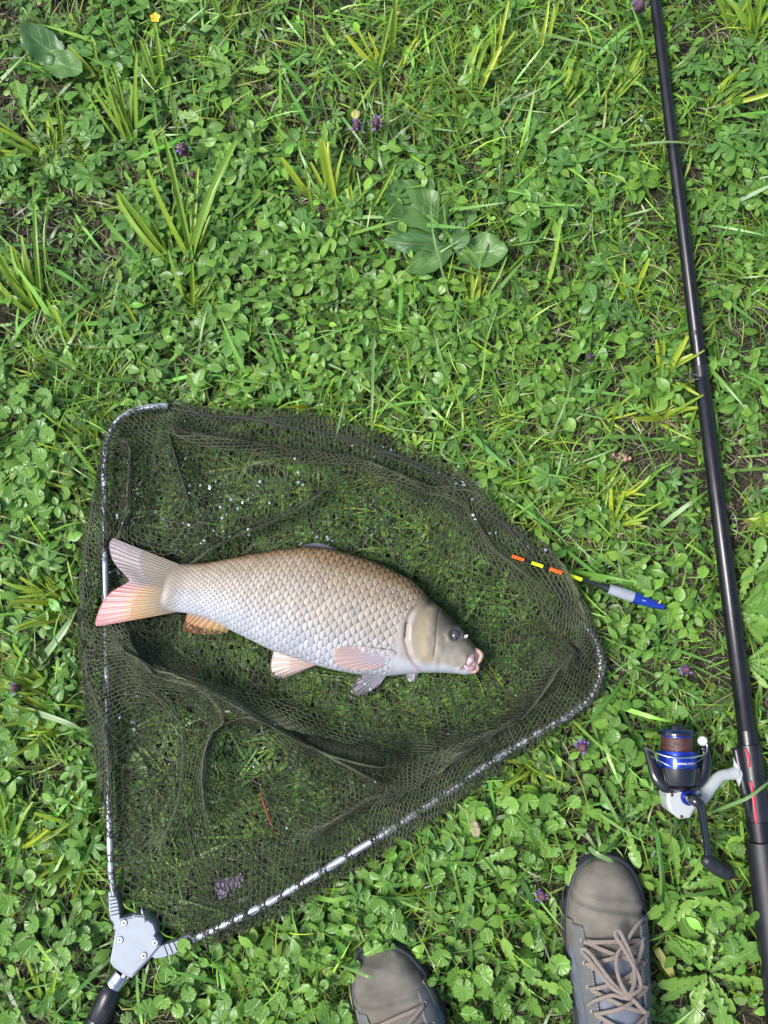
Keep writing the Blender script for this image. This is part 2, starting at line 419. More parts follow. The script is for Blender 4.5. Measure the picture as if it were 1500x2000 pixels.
def transform(V, yaw, pitch, roll, sc, pos):
    """V (n,3); the rest (K,...) -> (K*n,3)"""
    X = V[None]*sc[:, None, :]
    c, s = np.cos(pitch)[:, None], np.sin(pitch)[:, None]
    y = X[..., 1]*c-X[..., 2]*s; z = X[..., 1]*s+X[..., 2]*c; x = X[..., 0]
    c, s = np.cos(roll)[:, None], np.sin(roll)[:, None]
    x, z = x*c+z*s, -x*s+z*c
    c, s = np.cos(yaw)[:, None], np.sin(yaw)[:, None]
    x, y = x*c-y*s, x*s+y*c
    return np.stack([x, y, z], -1)+pos[:, None, :]
class Soup:
    def __init__(self): self.V = []; self.T = []; self.C = []; self.U = []; self.n = 0
    def add(self, tpls, yaw, pitch, roll, sc, pos, col):
        K = len(yaw); which = rng.integers(0, len(tpls), K)
        if sc.ndim == 1: sc = np.repeat(sc[:, None], 3, 1)
        for q, (V, T, U) in enumerate(tpls):
            m = which == q
            if not m.any(): continue
            X = transform(V, yaw[m], pitch[m], roll[m], sc[m], pos[m]); k, v = X.shape[:2]
            self.V.append(X.reshape(-1, 3)); self.T.append((T[None]+(self.n+np.arange(k)*v)[:, None, None]).reshape(-1, 3))
            self.C.append(np.repeat(col[m], v, 0)); self.U.append(np.tile(U, (k, 1))); self.n += k*v
    def build(self, name, material, flat=True):
        V = np.vstack(self.V)
        if flat: V = press_down(V)
        return mesh_obj(name, np_mesh(name, V, np.vstack(self.T), material, np.vstack(self.C), np.vstack(self.U), smooth=True))
def jitter_col(base, K, v=0.3, hue=0.12):
    c = np.array(base)[None]*np.exp(rng.normal(0, v, K))[:, None]
    c[:, 0] *= np.exp(rng.normal(0, hue, K)); c[:, 2] *= np.exp(rng.normal(0, hue, K))
    return np.clip(c, 0.002, 0.9)

# where what grows (photo pixels; gaussian patches)
def blobs(px, py, L):
    d = np.zeros(px.shape)
    for x, y, r_, a in L: d = np.maximum(d, a*np.exp(-((px-x)**2+(py-y)**2)/(r_*r_)))
    return d
BARE = [(20,620,70,.9),(120,450,60,.95),(215,470,70,.9),(320,720,45,.8),(1120,600,60,.7),(1440,660,70,.8),(1450,920,70,1),(1260,870,60,.7),(1400,1310,65,1),
        (1310,990,50,.7),(1330,560,60,.7),(1180,760,45,.6),(1240,420,50,.6),(1440,250,50,.7),(680,130,40,.5),(1080,560,50,.6),(480,90,50,.6),(170,600,40,.7),(330,360,40,.6),(60,460,50,.8),(860,830,40,.6),(1220,930,50,.6),(1130,880,35,.6),(920,540,40,.9),(560,190,60,.7),(740,205,60,.9),(1320,340,60,.8),(1390,90,60,.8),(1310,1650,40,.8),(1390,1930,55,.9),(85,1540,50,.9),
        (990,1840,45,.9),(1430,1820,40,.7),(590,60,70,.6),(60,30,60,.7),(10,220,60,.7),(250,330,50,.6),(400,230,70,.6),(430,1160,1,.0),(1180,1270,35,.8),(1290,1270,40,.7),(980,1240,40,.8)]
OVAL = [(300, 950, 200, 0.8),(600, 900, 200, 0.8),(850, 1050, 200, 0.9),(1000, 1200, 160, 0.8),(350, 1400, 220, 0.8),(650, 1450, 250, 0.8),(400, 1620, 200, 0.8),(900, 1350, 180, 0.8),(450,1880,170,.6),(640,1880,150,.55),(950,1800,150,.5),(60,1580,140,.6),(1060,1580,120,.6),(140,1950,120,.5),(560,560,260,1),(420,420,180,.8),(800,700,220,.8),(650,420,200,.8),(1100,680,160,.9),(1020,330,180,.6),(900,200,150,.6),(1170,180,140,.5),(1450,780,120,.9),(1420,450,110,.7),(1220,1050,110,.8),
        (1260,1180,90,.9),(1150,1450,90,.9),(90,1180,120,.8),(60,1000,90,.6),(1250,1480,90,.6),(620,250,120,.6),(1460,180,90,.5),(60,880,80,.5),(700,620,200,.9),(1290,760,90,.6)]
ROUND = [(90,880,95,1),(80,960,90,1),(60,1440,110,.6),(90,1600,120,.5),(450,1880,170,.55),(620,1900,150,.5),(950,1850,170,.6),(560,1960,180,.55),(1390,1800,90,.9),(1040,1560,100,.6),
         (1000,1620,90,.7),(60,1850,140,.6),(130,1970,140,.6),(780,1730,120,.5),(1430,1900,60,.8),(1190,1440,80,.6)]
PALM = [(300, 950, 200, 0.8),(600, 900, 200, 0.8),(850, 1050, 200, 0.9),(1000, 1200, 160, 0.8),(350, 1400, 220, 0.8),(650, 1450, 250, 0.8),(400, 1620, 200, 0.8),(900, 1350, 180, 0.8),(120,150,220,.9),(320,330,200,.7),(90,300,160,.8),(300,560,160,.7),(180,720,160,.6),(60,760,110,.6),(700,420,120,.5),(530,430,120,.7),(1080,280,160,.5),(1400,120,120,.7),(1420,330,120,.6),(1190,610,160,.6),(740,640,160,.4),(900,1650,120,.4)]
GRASS = [(300, 950, 200, 0.8),(600, 900, 200, 0.8),(850, 1050, 200, 0.9),(1000, 1200, 160, 0.8),(350, 1400, 220, 0.8),(650, 1450, 250, 0.8),(400, 1620, 200, 0.8),(900, 1350, 180, 0.8),(900,120,240,1),(800,180,150,1),(1100,120,220,.9),(350,120,160,.9),(420,40,120,.9),(1000,350,200,.9),(830,760,240,.8),(930,860,180,1),(1050,930,140,1),(150,720,220,.9),(300,800,180,.7),
         (1250,250,150,.8),(1450,520,140,.8),(1330,680,120,.7),(500,250,150,.6),(1150,440,180,.7),(100,1500,200,.7),(560,1900,220,.8),(780,1820,160,.7),(1000,1750,120,.6),(1440,1560,120,.8),(1340,1380,110,.6),(1170,980,90,.9),(880,1760,160,.4)]
GRASSY = [(850,70,130,1),(760,150,90,.9),(960,60,110,.9),(1130,90,120,.8),(610,110,70,.7),(380,90,90,.8),(420,30,70,.8),(1010,300,110,.7),(1060,420,90,.6),(960,820,150,.9),(880,760,110,.8),(1060,930,110,.9),(1170,960,70,.8),(560,190,70,.9),(150,640,90,.7),(200,760,110,.7),(330,780,80,.7),(1440,480,100,.7),(1300,630,90,.6),(1250,300,80,.7),(160,250,70,.6),(220,380,60,.8),(1450,70,80,.8),(700,830,90,.8),(540,1900,120,.6),(800,1760,100,.5),(1440,1580,70,.8),(60,1500,90,.6),(1340,1370,60,.7)]
def in_frame(p, m=60): return (p[:, 0] > -m) & (p[:, 0] < 1500+m) & (p[:, 1] > -m) & (p[:, 1] < 2000+m)
def scatter(n, weight, base=0.25, bare=1.0, out=0.45, less=0.0):
    """n candidate places over the turf, thinned by the patches"""
    xy = np.stack([rng.uniform(-1.15, 1.15, n), rng.uniform(-1.35, 1.35, n), np.zeros(n)], 1)
    p = to_px(xy)
    prob = np.clip(base+(1-base)*blobs(p[:, 0], p[:, 1], weight), 0, 1)*(1-bare*blobs(p[:, 0], p[:, 1], BARE))
    if less: prob = prob*(1-less*blobs(p[:, 0], p[:, 1], GRASSY))
    prob = np.where(in_frame(p), prob, out*0.7)
    keep = rng.random(n) < prob
    xy = xy[keep]
    c = ceil_at(xy[:, 0], xy[:, 1])
    return xy[c > 0.0045]

OVATE_T = [strip_leaf(6, prof_ovate(w_), f, c, 0.02, seed=k) for k, (w_, f, c) in enumerate([(.27, .35, .2), (.31, .2, .3), (.24, .5, .15), (.29, .1, .4), (.34, .3, .1), (.22, .4, .35)])]
ROUND_T = [round_leaf(k, lob=8+k % 3, cup=c) for k, c in enumerate([.2, .35, .1, -.15])]
PALM_T = [palmate(5, 3), palmate(5, 4, w_=.17), palmate(3, 5, w_=.27), palmate(3, 6, w_=.3)]
def blade_tpl(seed, w_, bend, rows=5, twist=.0):
    V, T, U = strip_leaf(rows, prof_blade(w_), .5, 0, 0, cols=2, seed=seed)
    t = V[:, 1].copy(); a = bend*t                       # arc bending over
    V[:, 1] = np.where(abs(bend) > 1e-3, np.sin(a)/bend, t); V[:, 2] += np.where(abs(bend) > 1e-3, -(1-np.cos(a))/bend, 0)
    V[:, 0] += twist*t*t
    return V, T, U
FINE_T = [blade_tpl(k, .013, b, 5, tw) for k, (b, tw) in enumerate([(.6, .1), (1.2, -.15), (1.8, .2), (.3, -.1), (2.2, .05), (1.0, .3)])]
WIDE_T = [blade_tpl(k, .026, b, 6, tw) for k, (b, tw) in enumerate([(.6, .05), (1.2, -.1), (1.7, .1), (.3, -.05), (1.0, .15)])]
DRY_T = []
for kk, (c_, tw_) in enumerate([(.05, .3), (-.08, -.6), (.15, 1.0), (.1, -1.4), (.0, .1), (.05, 2.2)]):
    v_, t_, u_ = strip_leaf(4, lambda t: np.interp(t, [0, .5, 1], [.018, .022, .01]), 0, c_, .0, cols=2, seed=9)
    v_[:, 0] += tw_*(v_[:, 1]-.5)**2*.35*8; DRY_T.append((v_, t_, u_))
VEG_STUFF = attr_mat('turf_leaves', 0.36, 0.5, 0.2, veins=True)
GRASS_STUFF = attr_mat('turf_grass', 0.36, 0.5, 0.2)
DRY_STUFF = attr_mat('dry_thatch', 0.85, 0.2)

HUEN = VNoise(.11, 77)
# dry thatch lying on the soil
s = Soup(); xy = scatter(95000, [], base=1.0, bare=0.0, out=.35); xy = xy[(ceil_at(xy[:, 0], xy[:, 1]) > .03) | (rng.random(len(xy)) < .3)]; K = len(xy)
xy[:, 2] = np.abs(rng.normal(0, .003, K))
pal = np.array([(.17, .135, .095), (.25, .21, .15), (.10, .08, .055), (.06, .047, .033), (.15, .145, .075), (.36, .32, .25)])
col = pal[rng.integers(0, 6, K)]*np.exp(rng.normal(0, .25, (K, 1)))
s.add(DRY_T, rng.uniform(0, 6.28, K), rng.normal(.06, .14, K), rng.normal(0, .5, K), np.stack([rng.uniform(.5, 1.5, K)*.024, rng.gamma(3.5, .0055, K)+.005, np.full(K, .03)], 1), xy, col)
tag(s.build('dry_thatch', DRY_STUFF), 'brown dead grass and thatch on the soil under the turf', 'thatch', kind='stuff')

# fine grass
s = Soup(); xy = scatter(105000, GRASS, base=.30, bare=.75, out=.5); K = len(xy)
p = to_px(xy)
L = rng.uniform(.024, .072, K)*(1+.35*blobs(p[:, 0], p[:, 1], GRASS))
col = jitter_col((.122, .232, .020), K, .42, .2)
dk = rng.random(K) < .2; col[dk] = jitter_col((.045, .10, .03), int(dk.sum()), .2)
yl = rng.random(K) < .10; col[yl] = jitter_col((.20, .24, .05), int(yl.sum()), .2)
s.add(FINE_T, rng.uniform(0, 6.28, K), rng.uniform(.25, 1.2, K), rng.normal(0, .3, K), np.stack([L*rng.uniform(.8, 1.5, K), L, L], 1), xy, col)
# broader blades
xy = scatter(19000, GRASS, base=.4, bare=.6, out=.4); K = len(xy); L = rng.uniform(.045, .115, K)
s.add(WIDE_T, rng.uniform(0, 6.28, K), rng.uniform(.15, .9, K), rng.normal(0, .4, K), np.stack([L*rng.uniform(.7, 1.2, K), L, L], 1), xy, jitter_col((.115, .258, .038), K, .34))
# thick patches of finer upright grass
xy = scatter(60000, GRASSY, base=.0, bare=.4, out=.12); K = len(xy); L = rng.uniform(.03, .075, K)
s.add(FINE_T, rng.uniform(0, 6.28, K)+.0, rng.uniform(.5, 1.35, K), rng.normal(0, .3, K), np.stack([L*rng.uniform(.6, 1.2, K), L, L], 1), xy, jitter_col((.160, .285, .024), K, .36, .18))
grass = tag(s.build('grass', GRASS_STUFF), 'fine green grass blades all through the weedy turf', 'grass', kind='stuff')

# small leaves of the ground cover: creeping herbs too many to count
s = Soup()
def leaves(n, weight, base, tp, lo, hi, zlo, zhi, colr, bare=.9, tilt=.45, cv=.3):
    xy = scatter(n, weight, base=base, bare=bare, out=.45, less=.72); K = len(xy)
    xy[:, 2] = rng.uniform(zlo, zhi, K); sz = rng.uniform(lo, hi, K)
    p = to_px(xy); dark = 1-0.0*blobs(p[:, 0], p[:, 1], [])
    s.add(tp, rng.uniform(0, 6.28, K), rng.normal(.12, tilt, K), rng.normal(0, tilt, K), sz, xy, jitter_col(colr, K, cv)*np.exp(.22*HUEN(xy[:, 0], xy[:, 1]))[:, None])
leaves(22000, PALM, .35, PALM_T[:2], .011, .020, .003, .020, (.082, .188, .028))
leaves(16000, OVAL+PALM, .35, PALM_T[2:], .008, .015, .003, .022, (.112, .245, .026))
leaves(27000, OVAL, .28, OVATE_T, .012, .024, .004, .028, (.106, .240, .026))
leaves(8000, ROUND, .12, ROUND_T, .010, .021, .006, .028, (.106, .248, .032), tilt=.4)
ground_cover = tag(s.build('ground_cover', VEG_STUFF), 'low creeping herbs with small green leaves covering the turf', 'ground cover', kind='stuff')

# the meadow goes on around the picture: one patch of turf, laid out again and again
s = Soup(); TW, TH = 2.34, 2.74
def patch_xy(n): return np.stack([rng.uniform(-TW/2, TW/2, n), rng.uniform(-TH/2, TH/2, n), np.zeros(n)], 1)
K = 26000; L = rng.uniform(.03, .09, K)
s.add(FINE_T, rng.uniform(0, 6.28, K), rng.uniform(.3, 1.3, K), rng.normal(0, .3, K), np.stack([L*1.5, L, L], 1), patch_xy(K), jitter_col((.125, .235, .022), K, .4, .2))
for tp_, n_, lo_, hi_ in ((OVATE_T, 9000, .016, .030), (PALM_T, 6000, .012, .022), (ROUND_T, 2000, .014, .024)):
    q_ = patch_xy(n_); q_[:, 2] = rng.uniform(.005, .03, n_)
    s.add(tp_, rng.uniform(0, 6.28, n_), rng.normal(.12, .45, n_), rng.normal(0, .45, n_), rng.uniform(lo_, hi_, n_), q_, jitter_col((.100, .232, .026), n_, .3))
tile = s.build('meadow_turf', VEG_STUFF, flat=False)
tag(tile, 'weedy green turf of the meadow around the fishing spot', 'turf', kind='stuff')
first = True
for i_ in range(-3, 4):
    for j_ in range(-3, 4):
        if i_ == 0 and j_ == 0: continue
        o = tile if first else tile.copy()
        if not first: COL.objects.link(o)
        first = False
        o.location = (i_*TW, j_*TH, 0); o.rotation_euler = (0, 0, math.pi*((i_+j_) % 2))

# ------------------------------------------------------------------ single plants
M_OVAL = leaf_mat('selfheal_leaf', (.088, .210, .027), (.178, .350, .040), nside=6, vein_amt=.28)
M_ROUND = leaf_mat('ground_ivy_leaf', (.088, .212, .034), (.165, .335, .044), vein_amt=.09, nside=0)
M_PALM = leaf_mat('cinquefoil_leaf', (.075, .198, .036), (.128, .285, .040), vein_amt=.2)
M_DAND = leaf_mat('dandelion_leaf', (.112, .262, .034), (.195, .360, .046), vein_amt=.65, nside=7)
M_PLANT = leaf_mat('plantain_leaf', (.072, .165, .050), (.100, .210, .048), rough=.40, vein_amt=.32, nside=5)
M_SEDGE = leaf_mat('sedge_blade', (.25, .36, .022), (.14, .27, .030), vein_amt=.25, nside=0)
M_SEDGEC = leaf_mat('cut_sedge_blade', (.36, .43, .030), (.19, .33, .030), vein_amt=.25, nside=0)
M_STEM = mat('green_stem', (.10, .20, .05), .5)
M_DRYST = mat('dry_stem', (.20, .14, .08), .8)
def tpl_mesh(name, tpl, m): return np_mesh(name, tpl[0], tpl[1], m, uv=tpl[2], smooth=True)
ME_OVAL = [tpl_mesh('oval_leaf', t, M_OVAL) for t in OVATE_T]
ME_ROUND = [tpl_mesh('round_leaf', t, M_ROUND) for t in [round_leaf(20+k, lob=9+k % 3, cup=c) for k, c in enumerate([.25, .4, .1, -.1, .3])]]
ME_PALM = [tpl_mesh('palmate_leaf', t, M_PALM) for t in PALM_T]
ME_DAND = [tpl_mesh('dandelion_leaf', dandelion(40+k, w_), M_DAND) for k, w_ in enumerate([.13, .16, .12, .18, .145])]
def big_leaf(seed, w_):
    r = np.random.default_rng(seed)
    V, T, U = strip_leaf(13, lambda t: np.interp(t, [0, .1, .18, .3, .5, .72, .88, .96, 1], [.03, .035, .22*w_/.3, .8*w_, w_, .92*w_, .6*w_, .3*w_, .02])*(1+.05*np.sin(t*23+seed)), .12, .10, 0, cols=7, seed=seed)
    nz = VNoise(.21, seed); V[:, 2] += .085*nz(V[:, 0]+.3, V[:, 1])+ .025*np.abs(np.sin((U[:, 0]-.5)*9))*(np.abs(V[:, 0])/(w_+1e-6))
    return V, T, U
ME_PLANT = [tpl_mesh('plantain_leaf', big_leaf(60+k, w_), M_PLANT) for k, w_ in enumerate([.36, .30, .26, .33])]
def sedge_tpl(seed, w_, bend):
    V, T, U = strip_leaf(6, prof_sedge(w_), .75, 0, 0, cols=3, seed=seed)
    t = V[:, 1].copy(); V[:, 1] = np.sin(bend*t)/bend; V[:, 2] += -(1-np.cos(bend*t))/bend
    return V, T, U
ME_SEDGE = [tpl_mesh('sedge_blade', sedge_tpl(k, .035, b), M_SEDGE) for k, b in enumerate([.15, .5, 1.0, .3, 1.5])]
ME_SEDGEC = [tpl_mesh('cut_sedge_blade', sedge_tpl(k, w2, b), M_SEDGEC) for k, (b, w2) in enumerate([(.12, .040), (.4, .034), (.9, .038), (1.5, .030), (.25, .048), (.7, .026)])]
vst, qst = tube(np.array([(0, 0, 0), (0.05, .02, .4), (0, 0, 1)]), [.06, .05, .04], 5)
ME_STEM = np_mesh('stem', vst, tris(qst), M_STEM, smooth=True)
UR = random.uniform
def add_leaf(parent, me, loc, yaw, pitch, roll, size, name='leaf', wid=1.0):
    o = bpy.data.objects.new(name, me); o.parent = parent; COL.objects.link(o)
    o.location = loc; o.rotation_euler = (pitch, roll, yaw); o.scale = (size*wid, size, size)
    return o
def add_stem(parent, h, r_=.02):
    o = bpy.data.objects.new('stem', ME_STEM); o.parent = parent; COL.objects.link(o); o.scale = (r_, r_, h); return o

def place_words(px, py):
    """where in the scene a plant grows, named by what stands around it"""
    rx = np.interp(py, [0, 500, 1000, 1430, 1660, 2200], [1277, 1339, 1404, 1459, 1490, 1560])
    if px > rx: return 'on the far side of the rod'
    if py > 1640 and 640 < px < 1100: return 'between the two shoes'
    if py > 1600 and px >= 1100: return 'between right shoe and rod handle'
    if py > 1380 and px > 950: return 'between net and reel'
    if py > 1650: return 'near the net handle'
    if px < 240 and py > 800: return 'outside the straight net arm'
    if py > 960 and px > 900: return 'near the float'
    if px > rx-330: return 'alongside the rod shaft'
    if px < 420: return 'on the shaded turf side'
    if py > 560: return 'just beyond the net cord'
    return 'in the open turf'
taken = []
def free(px, py, d):
    for x, y, r_ in taken:
        if (px-x)**2+(py-y)**2 < (d+r_)**2: return False
    taken.append((px, py, d)); return True
def ok_here(px, py, rad_m, lim=.03):
    P = at(px, py, 0); a = np.linspace(0, 6.28, 9)
    xs_ = np.append(P[0]+rad_m*np.cos(a), P[0]); ys_ = np.append(P[1]+rad_m*np.sin(a), P[1])
    return ceil_at(xs_, ys_).min() > lim

# broad-leaved plantains, leaf by leaf (base px, tip px, mesh, height)
def leaf_between(parent, me, b, t, z0, z1, wid=1.0, roll=0.0, name='leaf'):
    B = at(*b, z0); T_ = at(*t, z1); d = T_-B; L = np.linalg.norm(d)
    yaw = math.atan2(-d[0], d[1]); pitch = math.asin(d[2]/L)
    return add_leaf(parent, me, Vector(B)-Vector(parent.location), yaw, pitch+.06, roll, L*.92, name, wid*.92)
pc = at(885, 470, 0)
pl = empty('plantain_plant', pc, 'large broad-leaved plantain with big torn leaves in the open turf', 'plant')
for b, t, k, z0, z1, wd, ro in [((882,492),(1002,494),0,.015,.036,1.0,-.1),((872,455),(738,352),1,.012,.030,1.15,.2),((868,468),(728,412),3,.012,.028,.95,.35),((870,480),(742,462),2,.02,.030,.7,-.5),
                       ((884,478),(797,540),1,.02,.035,.95,.1),((878,485),(912,440),0,.02,.045,1.0,.3),((866,462),(850,372),2,.01,.03,.8,.6),((893,470),(935,392),1,.008,.02,1.0,-.5),
                       ((880,500),(862,555),3,.006,.012,1.0,.1),((886,470),(820,395),0,.008,.022,.9,.0)]:
    leaf_between(pl, ME_PLANT[k], b, t, z0, z1, wd, ro)
add_stem(pl, .02, .08)
taken.append((925, 495, 50)); taken.append((850, 500, 25))
pc = at(110, 125, 0)
pl = empty('plantain_plant', pc, 'dark plantain with two long smooth leaves at the turf edge away from the rod', 'plant')
for b, t, k, z0, z1, wd, ro in [((128,122),(28,50),0,.02,.045,1.0,.1),((82,118),(166,140),1,.02,.04,1.15,-.1),((98,140),(20,88),3,.008,.015,1.1,.2)]:
    leaf_between(pl, ME_PLANT[k], b, t, z0, z1, wd, ro)
add_stem(pl, .015, .08); taken.append((85, 95, 70))

# dandelions
def dandelion_plant(cx, cy, rad, n, a0=0., a1=6.28, lab=None):
    P = at(cx, cy, 0)
    e = empty('dandelion_plant', P, lab, 'plant')
    for k in range(n):
        a = a0+(a1-a0)*(k+UR(-.25, .25)+.5)/n; L = rad*PXM*UR(.75, 1.1)
        add_leaf(e, random.choice(ME_DAND), (0.004*math.cos(a), 0.004*math.sin(a), UR(.008, .02)), a-math.pi/2, UR(.18, .55), UR(-.6, .6), L, wid=UR(.65, 1.05))
    taken.append((cx, cy, rad*.45))
for args in [(1428,1195,88,10,-1.0,1.3,'dandelion with long jagged leaves pushing out from behind the rod opposite the float'),
             (1445,1290,72,7,-1.0,.9,'dandelion with broad pale leaves beside the rod above the reel'),
             (1375,1890,100,11,0,6.28,'big dandelion rosette of jagged leaves beside the right shoe and rod handle'),
             (1320,1730,95,8,0,6.28,'dandelion leaves growing between the right shoe toe and the reel handle'),
             (1215,1595,85,7,0,6.28,'dandelion rosette in front of the right shoe toe below the reel'),
             (925,1680,95,9,0,6.28,'dandelion with pale folded leaves between the net frame and the shoes'),
             (1120,1640,70,6,.8,5.6,'dandelion with a curled leaf hanging over the right shoe toe'),
             (1010,1890,80,8,0,6.28,'dandelion with toothed leaves lying between the two shoes'),
             (1210,1120,60,6,0,6.28,'small dandelion with pale leaves beside the float body'),
             (1300,1420,60,5,1.2,3.4,'dandelion leaves hidden half behind the blue reel spool'),
             (1260,560,55,5,0,6.28,'small dandelion rosette alongside the rod in the open turf'),
             (470,150,70,7,0,6.28,'dandelion with dull wavy leaves near a patch of bare thatch'),
             (330,225,80,6,0,6.28,'dandelion with dark jagged leaves on the shaded turf side'),
             (60,240,75,6,-.4,2.2,'dandelion with one long yellow-green leaf on the shaded turf side'),
             (820,1650,60,6,0,6.28,'dandelion with narrow leaves just outside the lower net frame arm'),
             (1080,1800,60,6,1.4,5,'dandelion leaves against the inner side of the right shoe'),
             (1290,1810,70,7,-1.2,2.0,'dandelion leaves against the outer side of the right shoe'),
             (560,1930,60,6,0,6.28,'dandelion with toothed leaves between the net handle and left shoe'),
             (1460,1130,75,6,-.8,1.5,'dandelion with curled leaves on the far rod side near a cut sedge'),
             (1460,560,55,6,0,6.28,'small dandelion on the outer side of the fishing rod')]:
    dandelion_plant(*args)

# sedge tufts: (px, py of the base, blade length px, lean direction deg from +X, spread deg, blades, cut?)
SEDGES = [(262,285,95,100,34,13,0),(110,292,60,95,30,7,1),(85,315,85,168,18,9,1),(205,170,60,120,20,5,1),(318,180,70,112,16,6,0),(445,62,75,92,34,7,0),(745,150,70,108,30,8,1),
          (790,140,55,45,15,4,1),(915,205,85,78,26,9,1),(960,140,80,70,22,7,1),(1050,125,75,75,25,7,1),(1090,215,60,60,20,6,1),(1190,195,60,58,26,9,1),(1390,205,60,40,40,9,1),
          (660,405,75,100,30,12,1),(618,395,60,120,22,6,1),(700,445,70,92,32,6,1),(335,520,110,112,30,10,0),(372,520,130,80,22,8,0),(372,612,70,60,60,9,0),(75,605,100,108,35,14,0),
          (20,590,60,160,20,6,1),(140,690,55,70,80,10,1),(105,730,50,170,18,4,1),(205,715,55,88,20,5,1),(270,670,50,110,70,7,1),(590,775,45,80,60,9,1),(640,775,40,30,60,8,1),
          (925,605,55,82,40,10,1),(880,815,45,85,70,8,1),(970,810,45,60,80,10,1),(1290,735,55,20,150,12,1),(1290,820,50,70,150,12,1),(1190,970,55,20,80,12,1),(1205,1030,50,10,90,10,1),
          (1165,810,45,30,120,9,1),(1225,580,55,75,50,10,1),(180,875,65,150,45,9,1),(150,945,60,155,40,8,1),(150,985,55,165,25,6,1),(120,1165,55,160,50,14,1),(130,1190,55,195,40,10,1),
          (95,1345,60,165,35,10,0),(100,1400,55,170,40,9,1),(115,1430,55,175,40,8,1),(165,1620,75,110,55,10,1),(160,1665,60,185,60,12,1),(25,1640,90,85,40,6,0),(35,1650,70,40,30,6,1),
          (1040,1500,50,250,120,16,1),(1465,1020,60,10,60,9,1),(1470,75,70,95,80,14,0),(1430,60,55,110,60,9,0),(1475,1945,60,90,40,5,0),(90,1965,70,80,50,7,0),(735,1985,60,120,40,5,0)]
NETSEDGES = [(470,1610,75,80,60,9,1),(270,1420,70,100,40,7,1),(430,860,55,90,50,7,1),(300,1780,60,100,50,6,1),(250,870,40,100,50,5,1)]
def sedge(px, py, L, ang, spread, n, cut, flat=False):
    P = at(px, py, 0); wd = place_words(px, py); size = 'few' if n < 8 else 'many'
    if flat: lab = 'yellow-green sedge tuft pressed flat under the net mesh'; g = 'sedge tufts under the net'
    elif cut: lab = 'mown sedge tuft of '+size+' yellow-green blades '+wd; g = size+' mown sedge tufts '+wd
    else: lab = 'tall green sedge tuft of stiff blades '+wd; g = 'tall sedge tufts '+wd
    e = empty('sedge_tuft', P, lab, 'sedge', g); n = int(n*1.7)
    for k in range(n):
        a = R(ang+spread*(UR(-1, 1)*.5+((k+.5)/n-.5)*.9)); l = L*PXM*UR(.65, 1.5)
        pit = UR(.05, .12) if flat else UR(.30, 1.05)
        add_leaf(e, random.choice(ME_SEDGEC+ME_SEDGEC+ME_SEDGE if cut else ME_SEDGE), (UR(-.010, .010), UR(-.008, .008), UR(0, .004)), a-math.pi/2+UR(-.25, .25), pit, UR(-.7, .7), l/math.cos(min(pit, .9))*.85, 'blade', UR(.8, 1.35)*(1.0 if L < 80 else .8))
    for k in range(5):                       # brown dead sheaths round the base
        a = UR(0, 6.28)
        o = add_leaf(e, ME_SHEATH, (UR(-.006, .006), UR(-.006, .006), .002), a, UR(.05, .35), UR(-.4, .4), UR(.015, .032), 'dead_sheath')
    if not flat: taken.append((px, py, 16))
ME_SHEATH = tpl_mesh('dead_sheath', strip_leaf(4, prof_blade(.05), .2, .2, 0, cols=2), M_DRYST)
for a in SEDGES: sedge(*a)
for a in NETSEDGES: sedge(*a, flat=True)

# herbs: oval-leaved, round-leaved, five-fingered
def selfheal(px, py, sc=1.0):
    P = at(px, py, 0); wd = place_words(px, py)
    tiers = random.choice([2, 2, 3, 3, 3]); big = 'large' if sc > 1.05 else 'small'
    lab = ('six' if tiers == 3 else 'four')+' '+big+' oval leaves '+wd
    e = empty('selfheal_plant', P, 'herb with '+lab, 'herb', 'herbs with '+lab)
    h = UR(.020, .038); add_stem(e, h*.95, .016); y0 = UR(0, 3.14)
    ox = UR(-.004, .004)
    for t in range(tiers):
        L = sc*UR(.018, .028)*(1-.2*t); yw = y0+t*math.pi/2+UR(-.35, .35)
        for s_ in (0, 1):
            add_leaf(e, random.choice(ME_OVAL), (ox*t, 0, h*(.45+.27*t)), yw+s_*math.pi+UR(-.3, .3), UR(-.1, .35), UR(-.35, .35), L*UR(.85, 1.12), wid=UR(.95, 1.25))
def ivy(px, py, sc=1.0):
    P = at(px, py, 0); wd = place_words(px, py)
    n = random.choice([3, 4, 4, 5]); lab = ['three', 'four', 'five'][n-3]+' '+('large' if sc > .98 else 'small')+' round scalloped leaves '+wd
    e = empty('ground_ivy_plant', P, 'herb with '+lab, 'herb', 'herbs with '+lab)
    for k in range(n):
        a = UR(0, 6.28); r_ = UR(.004, .022); z = UR(.018, .036)
        o = add_stem(e, math.hypot(r_, z), .012); o.rotation_euler = (0, math.atan2(r_, z), a)
        add_leaf(e, random.choice(ME_ROUND), (r_*math.cos(a), r_*math.sin(a), z), a-math.pi/2+UR(-.6, .6), UR(-.25, .4), UR(-.35, .35), sc*UR(.014, .025))
def cinq(px, py, sc=1.0):
    P = at(px, py, 0); wd = place_words(px, py)
    n = random.choice([2, 3, 4]); lab = ['two', 'three', 'four'][n-2]+' '+('large' if sc > .98 else 'small')+' finger-lobed leaves '+wd
    e = empty('cinquefoil_plant', P, 'herb with '+lab, 'herb', 'herbs with '+lab)
    for k in range(n):
        a = UR(0, 6.28); r_ = UR(.002, .016); z = UR(.015, .03)
        o = add_stem(e, math.hypot(r_, z), .010); o.rotation_euler = (0, math.atan2(r_, z), a)
        add_leaf(e, random.choice(ME_PALM), (r_*math.cos(a), r_*math.sin(a), z), a-math.pi/2+UR(-.6, .6), UR(-.15, .3), UR(-.3, .3), sc*UR(.014, .022))
